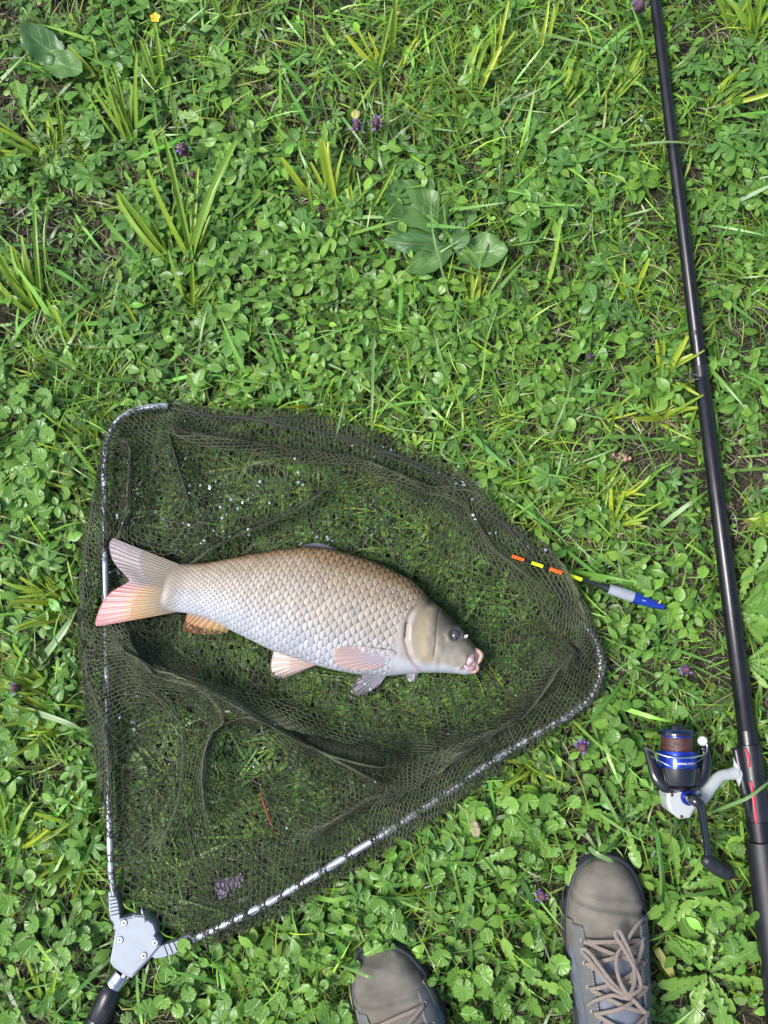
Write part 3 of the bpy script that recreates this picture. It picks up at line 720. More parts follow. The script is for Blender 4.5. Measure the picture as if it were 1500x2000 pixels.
def plant_some(fn, patches, n, d, rad, lo=.8, hi=1.15):
    made = tries = 0
    while made < n and tries < n*60:
        tries += 1
        x, y = UR(-15, 1515), UR(-15, 2015)
        pr = float(blobs(np.array([x]), np.array([y]), patches)[0])*(1-.9*float(blobs(np.array([x]), np.array([y]), BARE)[0]))
        if random.random() > pr**1.3 or not ok_here(x, y, rad) or not free(x, y, d): continue
        fn(x, y, UR(lo, hi)); made += 1
plant_some(selfheal, OVAL, 270, 10, .018, .70, 1.28)
plant_some(ivy, ROUND, 80, 9, .014, .62, 1.2)
plant_some(cinq, PALM, 130, 9, .012, .75, 1.35)

# flowers and single leaves
M_PURP = mat('purple_petal', (.17, .10, .32), .6, var=.3, scale=300); M_BRACT = mat('flower_bract', (.10, .045, .05), .7, var=.3, scale=300)
M_YEL = mat('yellow_petal', (.75, .50, .03), .6); M_YLEAF = mat('yellow_leaf', (.36, .36, .10), .6, var=.2, scale=200); M_BEIGE = mat('dry_leaf', (.34, .27, .17), .8, var=.2, scale=150, bump=.4)
M_MAUVE = mat('mauve_petal', (.38, .32, .46), .6, var=.15, scale=120); M_RED = mat('red_stem', (.22, .035, .02), .6)
ME_PETAL = tpl_mesh('petal', strip_leaf(4, prof_spat(.28), .5, .4, 0, seed=1), M_PURP)
ME_YPET = tpl_mesh('petal', strip_leaf(4, prof_spat(.42), .3, -.1, 0, seed=2), M_YEL)
def flower_head(px, py, sc, full, where):
    P = at(px, py, 0); e = empty('selfheal_flower', P, where, 'flower', None)
    add_stem(e, .034*sc, .018)
    V, Q = tube(np.array([(0, 0, .026), (0, 0, .030), (0, 0, .036), (.001, 0, .042), (.001, 0, .045)])*sc, np.array([.003, .005, .0055, .004, .001])*sc, 8)
    o = mesh_obj('flower_head', np_mesh('flower_head', V, tris(Q), M_BRACT, smooth=False)); o.parent = e
    for k in range(16 if full else 7):
        a = UR(0, 6.28); el = UR(.0, 1.2)
        add_leaf(e, ME_PETAL, Vector((math.cos(a)*.003, math.sin(a)*.003, .032+.008*el))*sc, a-math.pi/2, el, UR(-.5, .5), UR(.0035, .006)*sc, 'petal')
for a in [(370,322,1.2,1,'purple selfheal flower in the shaded turf on the side away from the rod'),(386,362,.8,0,'faded purple flower head just below a brighter purple flower'),(698,273,1.0,1,'paired purple flower nearer the yellow leaf in the open turf'),
          (735,271,1.1,1,'paired purple flower farther from the yellow leaf in the open turf'),(1230,56,1.3,1,'purple selfheal flower close beside the thin end of the rod'),(1047,1730,1.1,1,'small violet flower in front of the right shoe'),
          (1321,1304,1.0,1,'pink-purple flower between the net corner and the rod'),(1122,1449,1.2,1,'violet flower just outside the rounded net frame corner'),(1494,1212,1.0,1,'violet flower among dandelion leaves behind the rod'),
          (1140,712,.8,0,'faded reddish flower head in the turf alongside the rod shaft'),(52,1340,1.0,0,'faded pinkish flower head outside the straight net arm')]:
    flower_head(*a)
P = at(318, 73, 0); e = empty('yellow_flower', P, 'tiny yellow flower in the grass near the plantain', 'flower'); add_stem(e, .04, .016)
for k in range(5): add_leaf(e, ME_YPET, (0, 0, .04), k*1.257, .3, 0, .008, 'petal')
def fallen_leaf(name, px, py, z, L, w_, yaw, m, label, cat, wave=.05):
    V, T, U = strip_leaf(7, lambda t: np.interp(t, [0, .1, .35, .6, .85, 1], [.05, .6*w_, w_, .9*w_, .7*w_, .12])*(1+.12*np.sin(t*17)), .25, .2, wave, cols=5, seed=int(px))
    o = mesh_obj(name, np_mesh(name, V*L, T, m, uv=U, smooth=True)); o.location = at(px, py, z); o.rotation_euler = (.15, .1, yaw); tag(o, label, cat)
    sm = o.modifiers.new('thickness', 'SOLIDIFY'); sm.thickness = .0004
    return o
fallen_leaf('fallen_leaf', 690, 232, .020, .014, .42, -.5, M_YLEAF, 'small bright yellow fallen leaf in the open turf', 'leaf')
fallen_leaf('fallen_leaf', 932, 1636, .030, .020, .30, .2, M_BEIGE, 'pale beige dry leaf between the net frame and the shoes', 'leaf')
o = prism_obj('torn_petal', [(421,1716),(432,1719),(446,1712),(458,1713),(470,1704),(475,1716),(471,1733),(456,1737),(447,1736),(441,1752),(428,1757),(424,1744),(418,1733)], .0125, .0130, M_MAUVE, None, .0002); tag(o, 'pale mauve torn petal-like scrap under the net near the frame yoke', 'petal')
fallen_leaf('fallen_leaf', 1318, 1912, .022, .040, .14, .55, M_YLEAF, 'yellowing long leaf among the dandelion beside the right shoe', 'leaf')
o = tube_obj('red_stem', [at(508, 1548, .02), at(517, 1575, .022), at(530, 1610, .022), at(550, 1645, .018)], [.0011, .0012, .0010, .0006], M_RED, samples=20, sides=6); tag(o, 'thin red plant stem lying under the net mesh', 'stem')
# worm casts
M_CAST = mat('worm_cast', (.38, .22, .17), .9, var=.2, scale=200, bump=.5)
for (px, py, sc, lb) in [(1210, 893, 1.0, 'pinkish crumbly worm cast in the turf alongside the rod'), (1420, 990, .5, 'tiny pale worm cast on the outer side of the rod')]:
    bm = bmesh.new(); c = at(px, py, .012)
    for k in range(34):
        v = Vector((random.gauss(0, .007), random.gauss(0, .0045), UR(-.008, .006)))*sc
        mt = Matrix.Translation(Vector(c)+v) @ Euler((UR(0, 3), UR(0, 3), UR(0, 3))).to_matrix().to_4x4() @ Matrix.Diagonal((1, UR(.6, 1), UR(.5, .9), 1))
        bmesh.ops.create_icosphere(bm, subdivisions=1, radius=UR(.0018, .0034)*sc, matrix=mt)
    tag(bm_obj('worm_cast', bm, M_CAST), lb, 'worm cast')
# a broken conifer sprig near the reel
P = at(1435, 1345, .02); e = empty('conifer_sprig', (P[0], P[1], .012), 'green conifer sprig with fine needles lying beside the rod above the reel', 'sprig')
M_NEED = mat('needle', (.075, .17, .05), .5); a_, b_ = at(1440, 1348, .022), at(1352, 1402, .020)
tube_obj('twig', [a_, (a_+b_)/2+np.array([0, .002, .003]), b_], [.0011, .0009, .0006], M_DRYST, e, 6, samples=8)
dv = (b_-a_)/np.linalg.norm(b_-a_); nv = np.array([-dv[1], dv[0], 0]); VV, TT, nn = [], [], 0
for k in range(56):
    t = k/56; b0 = a_+(b_-a_)*t; sd_ = 1 if k % 2 else -1
    tipp = b0+(nv*sd_*UR(.7, 1.0)+dv*UR(.5, .8))*.019*(1-.5*t)+np.array([0, 0, UR(-.003, .005)])
    v, q = tube(np.array([b0, tipp]), [.0005, .0003], 4); VV.append(v); TT.append(tris(q)+nn); nn += len(v)
mesh_obj('needles', np_mesh('needles', np.vstack(VV), np.vstack(TT), M_NEED), e)

# long single grass blades lying over things
M_BLADE = leaf_mat('long_blade', (.12, .24, .06), (.16, .27, .09), vein_amt=.3, nside=0)
def long_blade(pts, w_, label):
    P = smooth_poly(np.array([at(x, y, z) for x, y, z in pts]), 14); T_ = np.gradient(P, axis=0); S2 = np.cross(T_, (0, 0, 1)); S2 /= np.linalg.norm(S2, axis=1)[:, None]
    ww = w_*PXM*.5*np.interp(np.linspace(0, 1, 14), [0, .2, .7, 1], [.7, 1, .8, .12])
    V = np.concatenate([P-S2*ww[:, None], P+np.array([0, 0, -.0006]), P+S2*ww[:, None]]); n = 14
    T = []
    for k in range(n-1):
        for c_ in (0, 1): a = c_*n+k; T += [(a, a+n, a+n+1), (a, a+n+1, a+1)]
    U = np.concatenate([np.stack([np.full(n, u_), np.linspace(0, 1, n)], 1) for u_ in (0, .5, 1)])
    o = mesh_obj('grass_blade', np_mesh('grass_blade', V, np.array(T), M_BLADE, uv=U, smooth=True)); tag(o, label, 'grass blade')
long_blade([(1222,288,.012),(1260,281,.035),(1315,277,.046),(1360,282,.040),(1400,287,.02)], 5, 'thin pale grass blade lying across the thin part of the rod')
long_blade([(1380,1590,.01),(1420,1575,.035),(1462,1557,.052),(1496,1532,.052),(1520,1515,.04)], 7, 'grass blade arching over the red striped reel seat')
long_blade([(664,1886,.02),(690,1896,.052),(715,1906,.066),(735,1912,.066)], 7, 'short bright blade lying on the left shoe toe')
long_blade([(748,1850,.03),(750,1868,.055),(748,1892,.066)], 3, 'thin dry straw hanging over the left shoe toe')
long_blade([(1150,1655,.05),(1165,1668,.058),(1190,1680,.06),(1198,1683,.058)], 9, 'folded bright blade lying on the right shoe toe')
long_blade([(70,1302,.012),(95,1270,.02),(125,1230,.026),(150,1190,.024)], 15, 'wide pale flattened blade pointing at the net from outside the straight arm')
long_blade([(30,1380,.02),(80,1395,.03),(130,1412,.036),(170,1430,.034)], 12, 'wide blue-green blade touching the straight net arm side')
long_blade([(880,590,.02),(850,480,.05),(843,430,.05),(838,340,.03)], 5, 'long upright blade rising through the large plantain')
long_blade([(1075,870,.015),(1090,820,.035),(1110,770,.04),(1120,720,.03)], 5, 'pale arched blade in the turf between net cord and rod')
long_blade([(1030,60,.04),(1190,100,.05),(1193,140,.04),(1200,180,.02)], 5, 'long stem-like blade near the thin end of the rod')
long_blade([(730,660,.02),(728,730,.04),(726,800,.04),(724,850,.02)], 6, 'straight blade standing just beyond the net cord')
long_blade([(650,880,.02),(668,800,.04),(676,760,.03)], 4, 'leaning thin blade touching the net cord edge')
long_blade([(980,870,.02),(900,905,.03),(860,880,.03),(905,840,.035),(990,845,.03)], 4, 'curled blade beyond the net cord')
long_blade([(0,1040,.02),(60,1060,.035),(110,1080,.03),(160,1090,.02)], 4, 'thin blade outside the net arm level with the tail fin')

# ------------------------------------------------------------------ landing net
M_ALU = mat('aluminium', (.40, .43, .47), .45, metal=.6, var=.08, scale=90, bump=.1, stretch=(1, 1, 1))
M_CAST_ALU = mat('cast_grey_metal', (.25, .28, .325), .45, metal=.3, var=.10, scale=70, bump=.25, bscale=900)
M_BLACK = mat('black_plastic', (.012, .013, .017), .30, var=.3, scale=120, bump=.08)
M_RUB = mat('black_rubber', (.014, .015, .020), .45, var=.3, scale=80, bump=.2)
M_CHROME = mat('bright_steel', (.55, .57, .60), .25, metal=1.0, var=.05)
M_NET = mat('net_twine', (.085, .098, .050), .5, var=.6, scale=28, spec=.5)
M_NETU = mat('shaded_net_twine', (.022, .026, .014), .5, var=.5, scale=28)  # darker twine copy: shade of lower and folded layers put into the colour
M_NETD = mat('net_cord', (.030, .034, .028), .6, var=.4, scale=60)
M_FILM = mat('water_film', (.25, .28, .34), .08, spec=.8, var=.2, scale=200)
neck = at(262, 1850, 0)
net = empty('landing_net', (neck[0], neck[1], 0), 'triangular landing net with dark olive mesh and silver frame spread on the grass', 'landing net')
ARM_L = [(224,1752),(217,1700),(214,1600),(211,1500),(209,1350),(207,1200),(205,1080),(204,960),(206,890),(216,845),(238,815),(270,800),(305,794),(331,793)]
ARM_R = [(380,1833),(440,1805),(520,1765),(620,1707),(750,1628),(860,1556),(980,1474),(1070,1420),(1120,1390),(1152,1362),(1170,1328),(1174,1296),(1166,1262),(1150,1232),(1133,1213)]
TZ = .024
armL = smooth_poly(at_many(ARM_L, TZ), 90); armR = smooth_poly(at_many(ARM_R, TZ), 110)
tube_obj('frame_arm', armL, .0043, M_ALU, net, 12); tube_obj('frame_arm', armR, .0050, M_ALU, net, 12)
def arm_d(x, y):
    d = np.full(x.shape, 9.)
    for P in (armL[::3], armR[::3]):
        for q in P: d = np.minimum(d, np.hypot(x-q[0], y-q[1]))
    return d
# end caps, hinges with ribs, yoke
for q0, q1, r_ in ((armL[-1], armL[-1]+(armL[-1]-armL[-2])*1.2, .0048), (armR[-1], armR[-1]+(armR[-1]-armR[-2])*1.2, .0054)):
    tube_obj('end_plug', [q0-(q1-q0)*.3, q1], [r_, r_*.8], M_BLACK, net, 12)
hl = prism_obj('hinge', [(211,1742),(226,1741),(231,1765),(235,1795),(232,1812),(222,1818),(216,1802),(212,1775)], .013, .0275, M_CAST_ALU, net, .0012)
hr = prism_obj('hinge', [(294,1868),(303,1856),(318,1846),(345,1838),(368,1826),(384,1834),(380,1842),(340,1864),(318,1871),(302,1873)], .013, .0275, M_CAST_ALU, net, .0012)
def rib(parent, a, b, z=.0278): 
    A, B = at(*a, z), at(*b, z); tube_obj('rib', [A, B], .0006, M_NETD, parent, 6)
for k in range(6):
    t = k/5; rib(hl, (213+t*4, 1752+t*36), (226+t*7, 1750+t*34))
for k in range(6):
    t = k/5; rib(hr, (320+t*46, 1846-t*18), (328+t*46, 1866-t*22))
yk = prism_obj('yoke', YOKE, .006, .029, M_CAST_ALU, net, .0015)
cvp = np.array(YOKE, float); cc = cvp.mean(0); cvp = cc+(cvp-cc)*.93
cover = prism_obj('cover_plate', [tuple(p) for p in cvp], .0285, .0312, M_CAST_ALU, yk, .0008)
for sx, sy in [(242.5,1802),(234.5,1835),(303,1841),(281,1865.5)]:
    c = at(sx, sy, .0308)
    scw = lathe_obj('screw', c, c+np.array([0, 0.00001, .0022]), [(0, .0042), (.6, .0042), (1, .0034), (1, 0)], M_CHROME, net, 16)
    for a in (0.5, 2.07):
        d = np.array([math.cos(a), math.sin(a), 0])*.0022
        tube_obj('slot', [c-d+np.array([0, 0, .0022]), c+d+np.array([0, 0, .0022])], .0005, M_NETD, scw, 5)
hk = tube_obj('hook', [at(284, 1802, .028), at(283, 1795, .036), at(279, 1784, .040), at(277, 1775, .038), at(281, 1770, .033), at(287, 1774, .028)], .0012, M_CHROME, net, 8, samples=26)
# neck and handle
n0, n1, n2, n3 = at(240, 1900, .021), at(222, 1925, .021), at(188, 2000, .021), at(130, 2130, .021)
lathe_obj('neck_collar', n0, n1, [(0, .0105), (.1, .0110), (.95, .0110), (1, .0100)], M_CHROME, net, 26)
c = at(219, 1923, .032); lathe_obj('rivet', c-np.array([0, 0, .002]), c+np.array([0, .00001, .0008]), [(0, .003), (.7, .003), (1, .002), (1, 0)], M_ALU, net, 12)
hnd = lathe_obj('handle', n1, n3, [(0, .010), (.02, .0125), (.10, .0135), (.30, .0142), (.305, .0138), (.312, .0138), (.317, .0145), (.6, .0148), (1, .0150), (1, .0)], M_BLACK, net, 12)
dvec = (n3-n1)/np.linalg.norm(n3-n1)
for k in range(7):                                       # grip ribs along the handle
    a = -.55+k*.18; s_ = np.cross(dvec, (0, 0, 1)); s_ /= np.linalg.norm(s_)
    off = s_*math.sin(a)*.0132+np.array([0, 0, 1])*math.cos(a)*.0132
    tube_obj('grip_rib', [n1+dvec*.012+off*.96, n1+dvec*.042+off*1.03], .0005, M_RUB, hnd, 5)

# net mesh ------------------------------------------------------------
def poly_dist(P, x, y):
    """signed distance to a polyline, plus unit normal and end fade"""
    best = np.full(x.shape, 9.); sd_ = np.zeros(x.shape); nx_ = np.zeros(x.shape); ny_ = np.zeros(x.shape); al = np.zeros(x.shape)
    tot = np.concatenate([[0], np.cumsum(np.linalg.norm(np.diff(P, axis=0), axis=1))])
    for k, (a, b) in enumerate(zip(P[:-1], P[1:])):
        ab = b-a; L = np.linalg.norm(ab); tt = ((x-a[0])*ab[0]+(y-a[1])*ab[1])/(L*L); t = np.clip(tt, 0, 1)
        dx = x-a[0]-t*ab[0]; dy = y-a[1]-t*ab[1]; d = np.hypot(dx, dy); m = d < best
        nrm = np.array([-ab[1], ab[0]])/L
        best = np.where(m, d, best); sd_ = np.where(m, dx*nrm[0]+dy*nrm[1], sd_); nx_ = np.where(m, nrm[0], nx_); ny_ = np.where(m, nrm[1], ny_); al = np.where(m, (tot[k]+t*L)/tot[-1], al)
    return sd_, best, nx_, ny_, np.clip(np.minimum(al, 1-al)*6, 0, 1)
FOLDS = [([(250,1180),(300,1320),(400,1450),(420,1600)], .026, .022, .018), ([(700,880),(820,1000),(930,1090),(1040,1180)], .022, .016, .016), ([(240,840),(280,960),(260,1080)], .022, .014, .02), ([(300,800),(520,832),(700,885),(860,965),(960,1040)], .034, .016, .022), ([(180,1030),(330,1070),(450,1015),(600,965),(720,890)], .030, .018, .020),
         ([(170,1240),(330,1268),(480,1330),(640,1405),(860,1425)], .055, .036, .028), ([(440,1640),(428,1520),(450,1440),(560,1390)], .026, .020, .024),
         ([(1160,1210),(1080,1310),(960,1400),(800,1440)], .040, .030, .022), ([(560,1670),(760,1560),(930,1450),(1100,1330)], .034, .020, .018),
         ([(190,830),(176,1050),(168,1230),(190,1420),(212,1660)], .020, .016, .016), ([(880,905),(1000,1000),(1090,1100),(1150,1230)], .030, .016, .018),
         ([(240,1280),(330,1400),(350,1560),(290,1700)], .022, .018, .018), ([(330,1290),(560,1420),(700,1500),(820,1560)], .030, .018, .020), ([(380,1000),(350,900),(330,830)], .022, .014, .018)]
FOLDS = [(smooth_poly(at_many(p, .02)[:, :2], 14), A*1.05, w_*1.45, h) for p, A, w_, h in FOLDS]
def net_layer(poly_px, z0, pitch, rot, seed, amp=1.0):
    poly = at_many(poly_px, z0)[:, :2]; lo = poly.min(0)-.12; hi = poly.max(0)+.12; c = (lo+hi)/2; half = (hi-lo).max()/2*1.25
    hx = pitch; hy = pitch*.86; ni = int(2*half/hx); nj = int(2*half/hy)
    I, J = np.meshgrid(np.arange(ni), np.arange(nj), indexing='ij')
    bx = (I+.5*(J % 2))*hx-half; by = J*hy-half; kn = hy*.17
    N = np.stack([np.stack([bx, by-kn], -1), np.stack([bx, by+kn], -1)], 2)            # knot bottom/top
    idx = np.arange(ni*nj*2).reshape(ni, nj, 2)
    E = [np.stack([idx[..., 0], idx[..., 1]], -1).reshape(-1, 2)]
    up0 = idx[:, :-1, 1]; jodd = (np.arange(nj-1) % 2)[None, :]
    right = np.roll(idx[:, 1:, 0], -1, 0); left = np.roll(idx[:, 1:, 0], 1, 0); same = idx[:, 1:, 0]
    other = np.where(jodd == 1, right, left)
    E += [np.stack([up0, same], -1)[1:-1].reshape(-1, 2), np.stack([up0, other], -1)[1:-1].reshape(-1, 2)]
    E = np.vstack(E)
    M = N.reshape(-1, 2); ca, sa = math.cos(rot), math.sin(rot); M = np.stack([M[:, 0]*ca-M[:, 1]*sa, M[:, 0]*sa+M[:, 1]*ca], 1)+c
    x, y = M[:, 0].copy(), M[:, 1].copy(); z = np.full(len(x), z0)
    r_ = seed*10
    for cell, a in ((.22, .030), (.09, .008), (.04, .0022), (.012, .0006)):
        x = x+a*VNoise(cell, r_+1)(M[:, 0], M[:, 1]); y = y+a*VNoise(cell, r_+2)(M[:, 0], M[:, 1]); r_ += 2
    for P, A, w_, h in FOLDS:
        sd_, d, nx_, ny_, fade = poly_dist(P, x, y)
        sh = -A*amp*np.tanh(sd_/w_)*np.exp(-(sd_/(w_*5))**2)*fade
        x = x+nx_*sh; y = y+ny_*sh; z = z+h*amp*np.exp(-(sd_/w_)**2)*fade
    z = z+.006*VNoise(.06, seed+50)(x, y)+.003*VNoise(.025, seed+51)(x, y)
    d = arm_d(x, y); z = np.maximum(z, TZ+.0062-.9*np.maximum(d-.004, 0)); z = np.where(d < .03, np.minimum(z, TZ+.012), z)
    cz = ceil_at(x, y); z = np.where(cz < .0095, np.minimum(z, cz+.001), z); z = np.maximum(z, .006)
    keep = inside(poly, x, y); E = E[keep[E[:, 0]] & keep[E[:, 1]]]
    P3 = np.stack([x, y, z], 1)
    ln = np.linalg.norm(P3[E[:, 0]]-P3[E[:, 1]], axis=1); E = E[(ln < .03) & (ln > 1e-5)]
    return P3, E
def strands(P3, E, rad):
    A, B = P3[E[:, 0]], P3[E[:, 1]]; d = B-A; d /= np.linalg.norm(d, axis=1)[:, None]
    s_ = np.cross(d, (0, 0, 1)); ln = np.linalg.norm(s_, axis=1); s_[ln < 1e-3] = (1, 0, 0); s_ /= np.linalg.norm(s_, axis=1)[:, None]; u = np.cross(s_, d)
    V = np.empty((len(E), 6, 3))
    for k, a in enumerate((math.pi/2, math.pi*7/6, -math.pi/6)):
        off = (s_*math.cos(a)+u*math.sin(a))*rad; V[:, k] = A+off-d*rad*.5; V[:, 3+k] = B+off+d*rad*.5
    T = np.array([(0, 1, 4), (0, 4, 3), (1, 2, 5), (1, 5, 4), (2, 0, 3), (2, 3, 5)])
    return V.reshape(-1, 3), (T[None]+(np.arange(len(E))*6)[:, None, None]).reshape(-1, 3)
L2A = [(200,850),(232,818),(275,803),(330,800),(420,830),(395,900),(425,960),(410,1040),(330,1090),(290,1200),(330,1300),(300,1420),(330,1560),(280,1650),(228,1712),(200,1560),(165,1380),(152,1200),(168,1040),(195,950)]
L2B = [(330,795),(450,793),(620,803),(760,848),(900,915),(1010,1020),(1110,1115),(1165,1215),(1090,1250),(1000,1150),(900,1060),(780,970),(640,905),(500,872),(400,865)]
L2C = [(1178,1270),(1178,1350),(1000,1488),(860,1598),(640,1735),(420,1845),(335,1805),(420,1690),(545,1600),(500,1480),(640,1420),(800,1430),(950,1400),(1050,1330),(1110,1240)]
L2A2 = [(222,1040),(300,1010),(400,1030),(330,1095),(262,1140),(250,1220),(290,1290),(420,1330),(640,1395),(800,1425),(690,1450),(480,1400),(330,1340),(240,1400),(215,1560),(190,1530),(165,1390),(152,1210),(165,1050),(186,965)]
L2C2 = [(1178,1300),(1172,1350),(1000,1486),(850,1600),(760,1655),(700,1600),(800,1480),(960,1420),(1080,1350),(1120,1250)]
netting_src = []
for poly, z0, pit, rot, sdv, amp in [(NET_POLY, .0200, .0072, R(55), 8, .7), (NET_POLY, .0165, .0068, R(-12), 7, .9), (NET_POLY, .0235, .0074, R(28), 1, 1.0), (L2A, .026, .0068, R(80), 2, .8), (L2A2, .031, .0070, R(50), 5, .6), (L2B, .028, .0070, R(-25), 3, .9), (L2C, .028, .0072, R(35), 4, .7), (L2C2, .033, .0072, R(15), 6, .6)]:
    P3, E = net_layer(poly, z0, pit, rot, sdv, amp); netting_src.append((P3, E))
    V, T = strands(P3, E, .00042 if sdv == 7 else .00047)
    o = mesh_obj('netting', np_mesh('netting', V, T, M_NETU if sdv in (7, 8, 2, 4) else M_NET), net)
# gathered edge: a dark rope of twine where the bag hangs on cord and arms
def wobble(P, a, seed, cell=.03):
    P = P.copy(); P[:, 0] += a*VNoise(cell, seed)(P[:, 0], P[:, 1]); P[:, 1] += a*VNoise(cell, seed+1)(P[:, 0], P[:, 1]); P[:, 2] += abs(a)*.6*VNoise(cell, seed+2)(P[:, 0], P[:, 1]); return P
cordp = smooth_poly(at_many([(331,793),(430,812),(540,826),(650,848),(760,885),(860,930),(940,985),(1010,1050),(1060,1110),(1100,1165),(1133,1213)], .028), 160)
tube_obj('edge_cord', wobble(cordp, .004, 71), .0011, M_NETD, net, 6)
VV, TT, nn = [], [], 0
for k in range(5):
    v, q = tube(wobble(cordp, .010, 80+3*k, .045), .0006, 5); VV.append(v); TT.append(tris(q)+nn); nn += len(v)
for P, a in ((armL, .006), (armR, .007)):
    for k in range(3):
        v, q = tube(wobble(P+np.array([0, 0, .003]), a, 110+3*k, .03), .0005, 5); VV.append(v); TT.append(tris(q)+nn); nn += len(v)
mesh_obj('gathered_twine', np_mesh('gathered_twine', np.vstack(VV), np.vstack(TT), M_NETD), net)
# films of water caught in single meshes
FILM = [(345,818,1),(268,962,2),(230,1000,2),(275,1030,7),(262,1022,5),(375,950,3),(390,948,3),(420,945,2),(510,946,2),(575,895,1),(573,920,2),(576,948,2),(465,985,4),(495,982,4),(460,995,4),(445,998,3),(372,1026,4),
        (404,1047,4),(430,1042,3),(462,1048,5),(452,1040,3),(620,1045,4),(590,1048,4),(640,1052,3),(240,1400,2),(250,1430,3),(262,1412,2),(460,1390,3),(540,1412,4),(510,1485,1),(610,1556,1),(570,1612,1),(744,1620,1),(735,1530,2),
        (222,1135,4),(232,1150,3),(215,1120,3),(270,1360,2),(880,1430,1),(700,870,5),(720,885,4),(760,870,3),(860,930,5),(890,950,5),(905,975,3),(930,1010,3),(960,1030,3),(1050,1070,2),(480,1380,2),(1020,1055,3),(700,1440,1),(720,1330,2),(920,1520,1),(640,1650,1)]
P3 = netting_src[2][0]; E0 = netting_src[2][1]; used = np.zeros(len(P3), bool); used[E0.ravel()] = True
pxn = to_px(P3)
VV, TT, nn = [], [], 0
for fx, fy, cnt in FILM:
    for k in range((cnt*2+2)//3):
        gx_, gy_ = fx+random.gauss(0, 4+2.2*cnt), fy+random.gauss(0, 3+1.2*cnt)
        dd = np.hypot(pxn[:, 0]-gx_, pxn[:, 1]-gy_)+np.where(used, 0, 1e3); q = int(dd.argmin())
        c = P3[q]+np.array([0, 0, .0012]); a0 = UR(0, 1.5); n_ = 5; rr = UR(.0011, .0025)
        ring = [c+np.array([math.cos(a0+j*6.283/n_)*rr*UR(.7, 1.1), math.sin(a0+j*6.283/n_)*rr*UR(.7, 1.1), UR(-.0006, .0006)]) for j in range(n_)]
        VV += [c+np.array([0, 0, .0007])]+ring; TT += [(nn, nn+1+j, nn+1+(j+1) % n_) for j in range(n_)]; nn += n_+1
o = mesh_obj('water_film', np_mesh('water_film', np.array(VV), np.array(TT), M_FILM, smooth=True), net); o['kind'] = 'stuff'

# ------------------------------------------------------------------ carp
ZC = .042
M_FISH = attr_mat('carp_skin', .42, .4, 0, bump=.15, bscale=700, coat=.15)
M_FIN = attr_mat('carp_fin', .38, .45, .12, bump=.15, bscale=700, coat=.15)
fb = at(640, 1200, 0)
fish = empty('carp', (fb[0], fb[1], 0), 'large common carp with silvery scales lying on its side on the net', 'fish')
T0 = at(338, 1150, ZC); T1 = at(940, 1292, ZC); e1 = (T1-T0)/np.linalg.norm(T1-T0); e2 = np.array([-e1[1], e1[0], 0.])
def ab(pts): 
    q = at_many(pts, ZC)-T0; return q@e1, q@e2
ta, tb = ab(FISH_TOP); ba, bb = ab(FISH_BOT); aL = max(ta.max(), ba.max())*.995; a_min = -.011
NX, NU, NL = 760, 230, 36
A_ = np.linspace(a_min, aL, NX)
def smooth1(v, k): 
    ker = np.hanning(k); ker /= ker.sum(); return np.convolve(np.pad(v, k//2, mode='edge'), ker, mode='valid')[:len(v)]
top = smooth1(np.interp(A_, ta, tb), 41); bot = smooth1(np.interp(A_, ba, bb), 41)
tt = (A_-a_min)/(aL-a_min)
half_t = smooth1(np.interp(tt, [0, .02, .05, .12, .25, .42, .58, .72, .82, .90, .96, 1], [.0056, .0062, .0075, .0115, .022, .0315, .0365, .0355, .0325, .0255, .0185, .0135]), 25)
mouth = sstep(tt, .985, 1.0)
mid = (top+bot)/2; hh = (top-bot)/2*(1-.14*mouth); half_t = half_t*(1-.25*mouth)
phi = np.concatenate([np.linspace(0, math.pi, NU), np.linspace(math.pi, 2*math.pi, NL)[1:-1]]); NP = len(phi)
cphi, sphi = np.cos(phi), np.sin(phi)
prof_s = np.sign(sphi)*np.abs(sphi)**.88
Bv = mid[:, None]+hh[:, None]*cphi[None]; Zv = half_t[:, None]*prof_s[None]*np.where(sphi > 0, 1, .98)[None]
Pv = T0+A_[:, None, None]*e1+Bv[..., None]*e2; Pv[..., 2] = ZC+Zv
du = np.gradient(Pv, axis=0); dv_ = np.gradient(Pv, axis=1); Nn = np.cross(dv_, du); Nn /= np.linalg.norm(Nn, axis=2)[..., None]+1e-12
if Nn[NX//2, NU//2, 2] < 0: Nn = -Nn
px_ = to_px(Pv.reshape(-1, 3)); PX = px_[:, 0].reshape(NX, NP); PY = px_[:, 1].reshape(NX, NP)
# scale lattice
seglen = np.linalg.norm(np.diff(Pv[:, :NU], axis=1), axis=2); arc = np.concatenate([np.zeros((NX, 1)), np.cumsum(seglen, 1)], 1); q_up = arc/arc[:, -1:]
Q = np.concatenate([q_up, np.linspace(1, 0, NL)[None, 1:-1].repeat(NX, 0)], 1)
stepa = np.interp(tt, [0, .12, .35, .6, .8, 1], [.0031, .0037, .0050, .0060, .0056, .0049])
alpha = np.cumsum(np.full(NX, A_[1]-A_[0])/stepa)
AL = alpha[:, None]+0*Q+.35*np.sin(Q*3.1)+.20*VNoise(.02, 31)(Pv[..., 0], Pv[..., 1]); BE = Q*13.2+.16*VNoise(.025, 32)(Pv[..., 0], Pv[..., 1])
done = np.zeros(AL.shape, bool); RR = np.ones(AL.shape); DX = np.zeros(AL.shape); SID = np.zeros(AL.shape)
i0 = np.floor(AL)
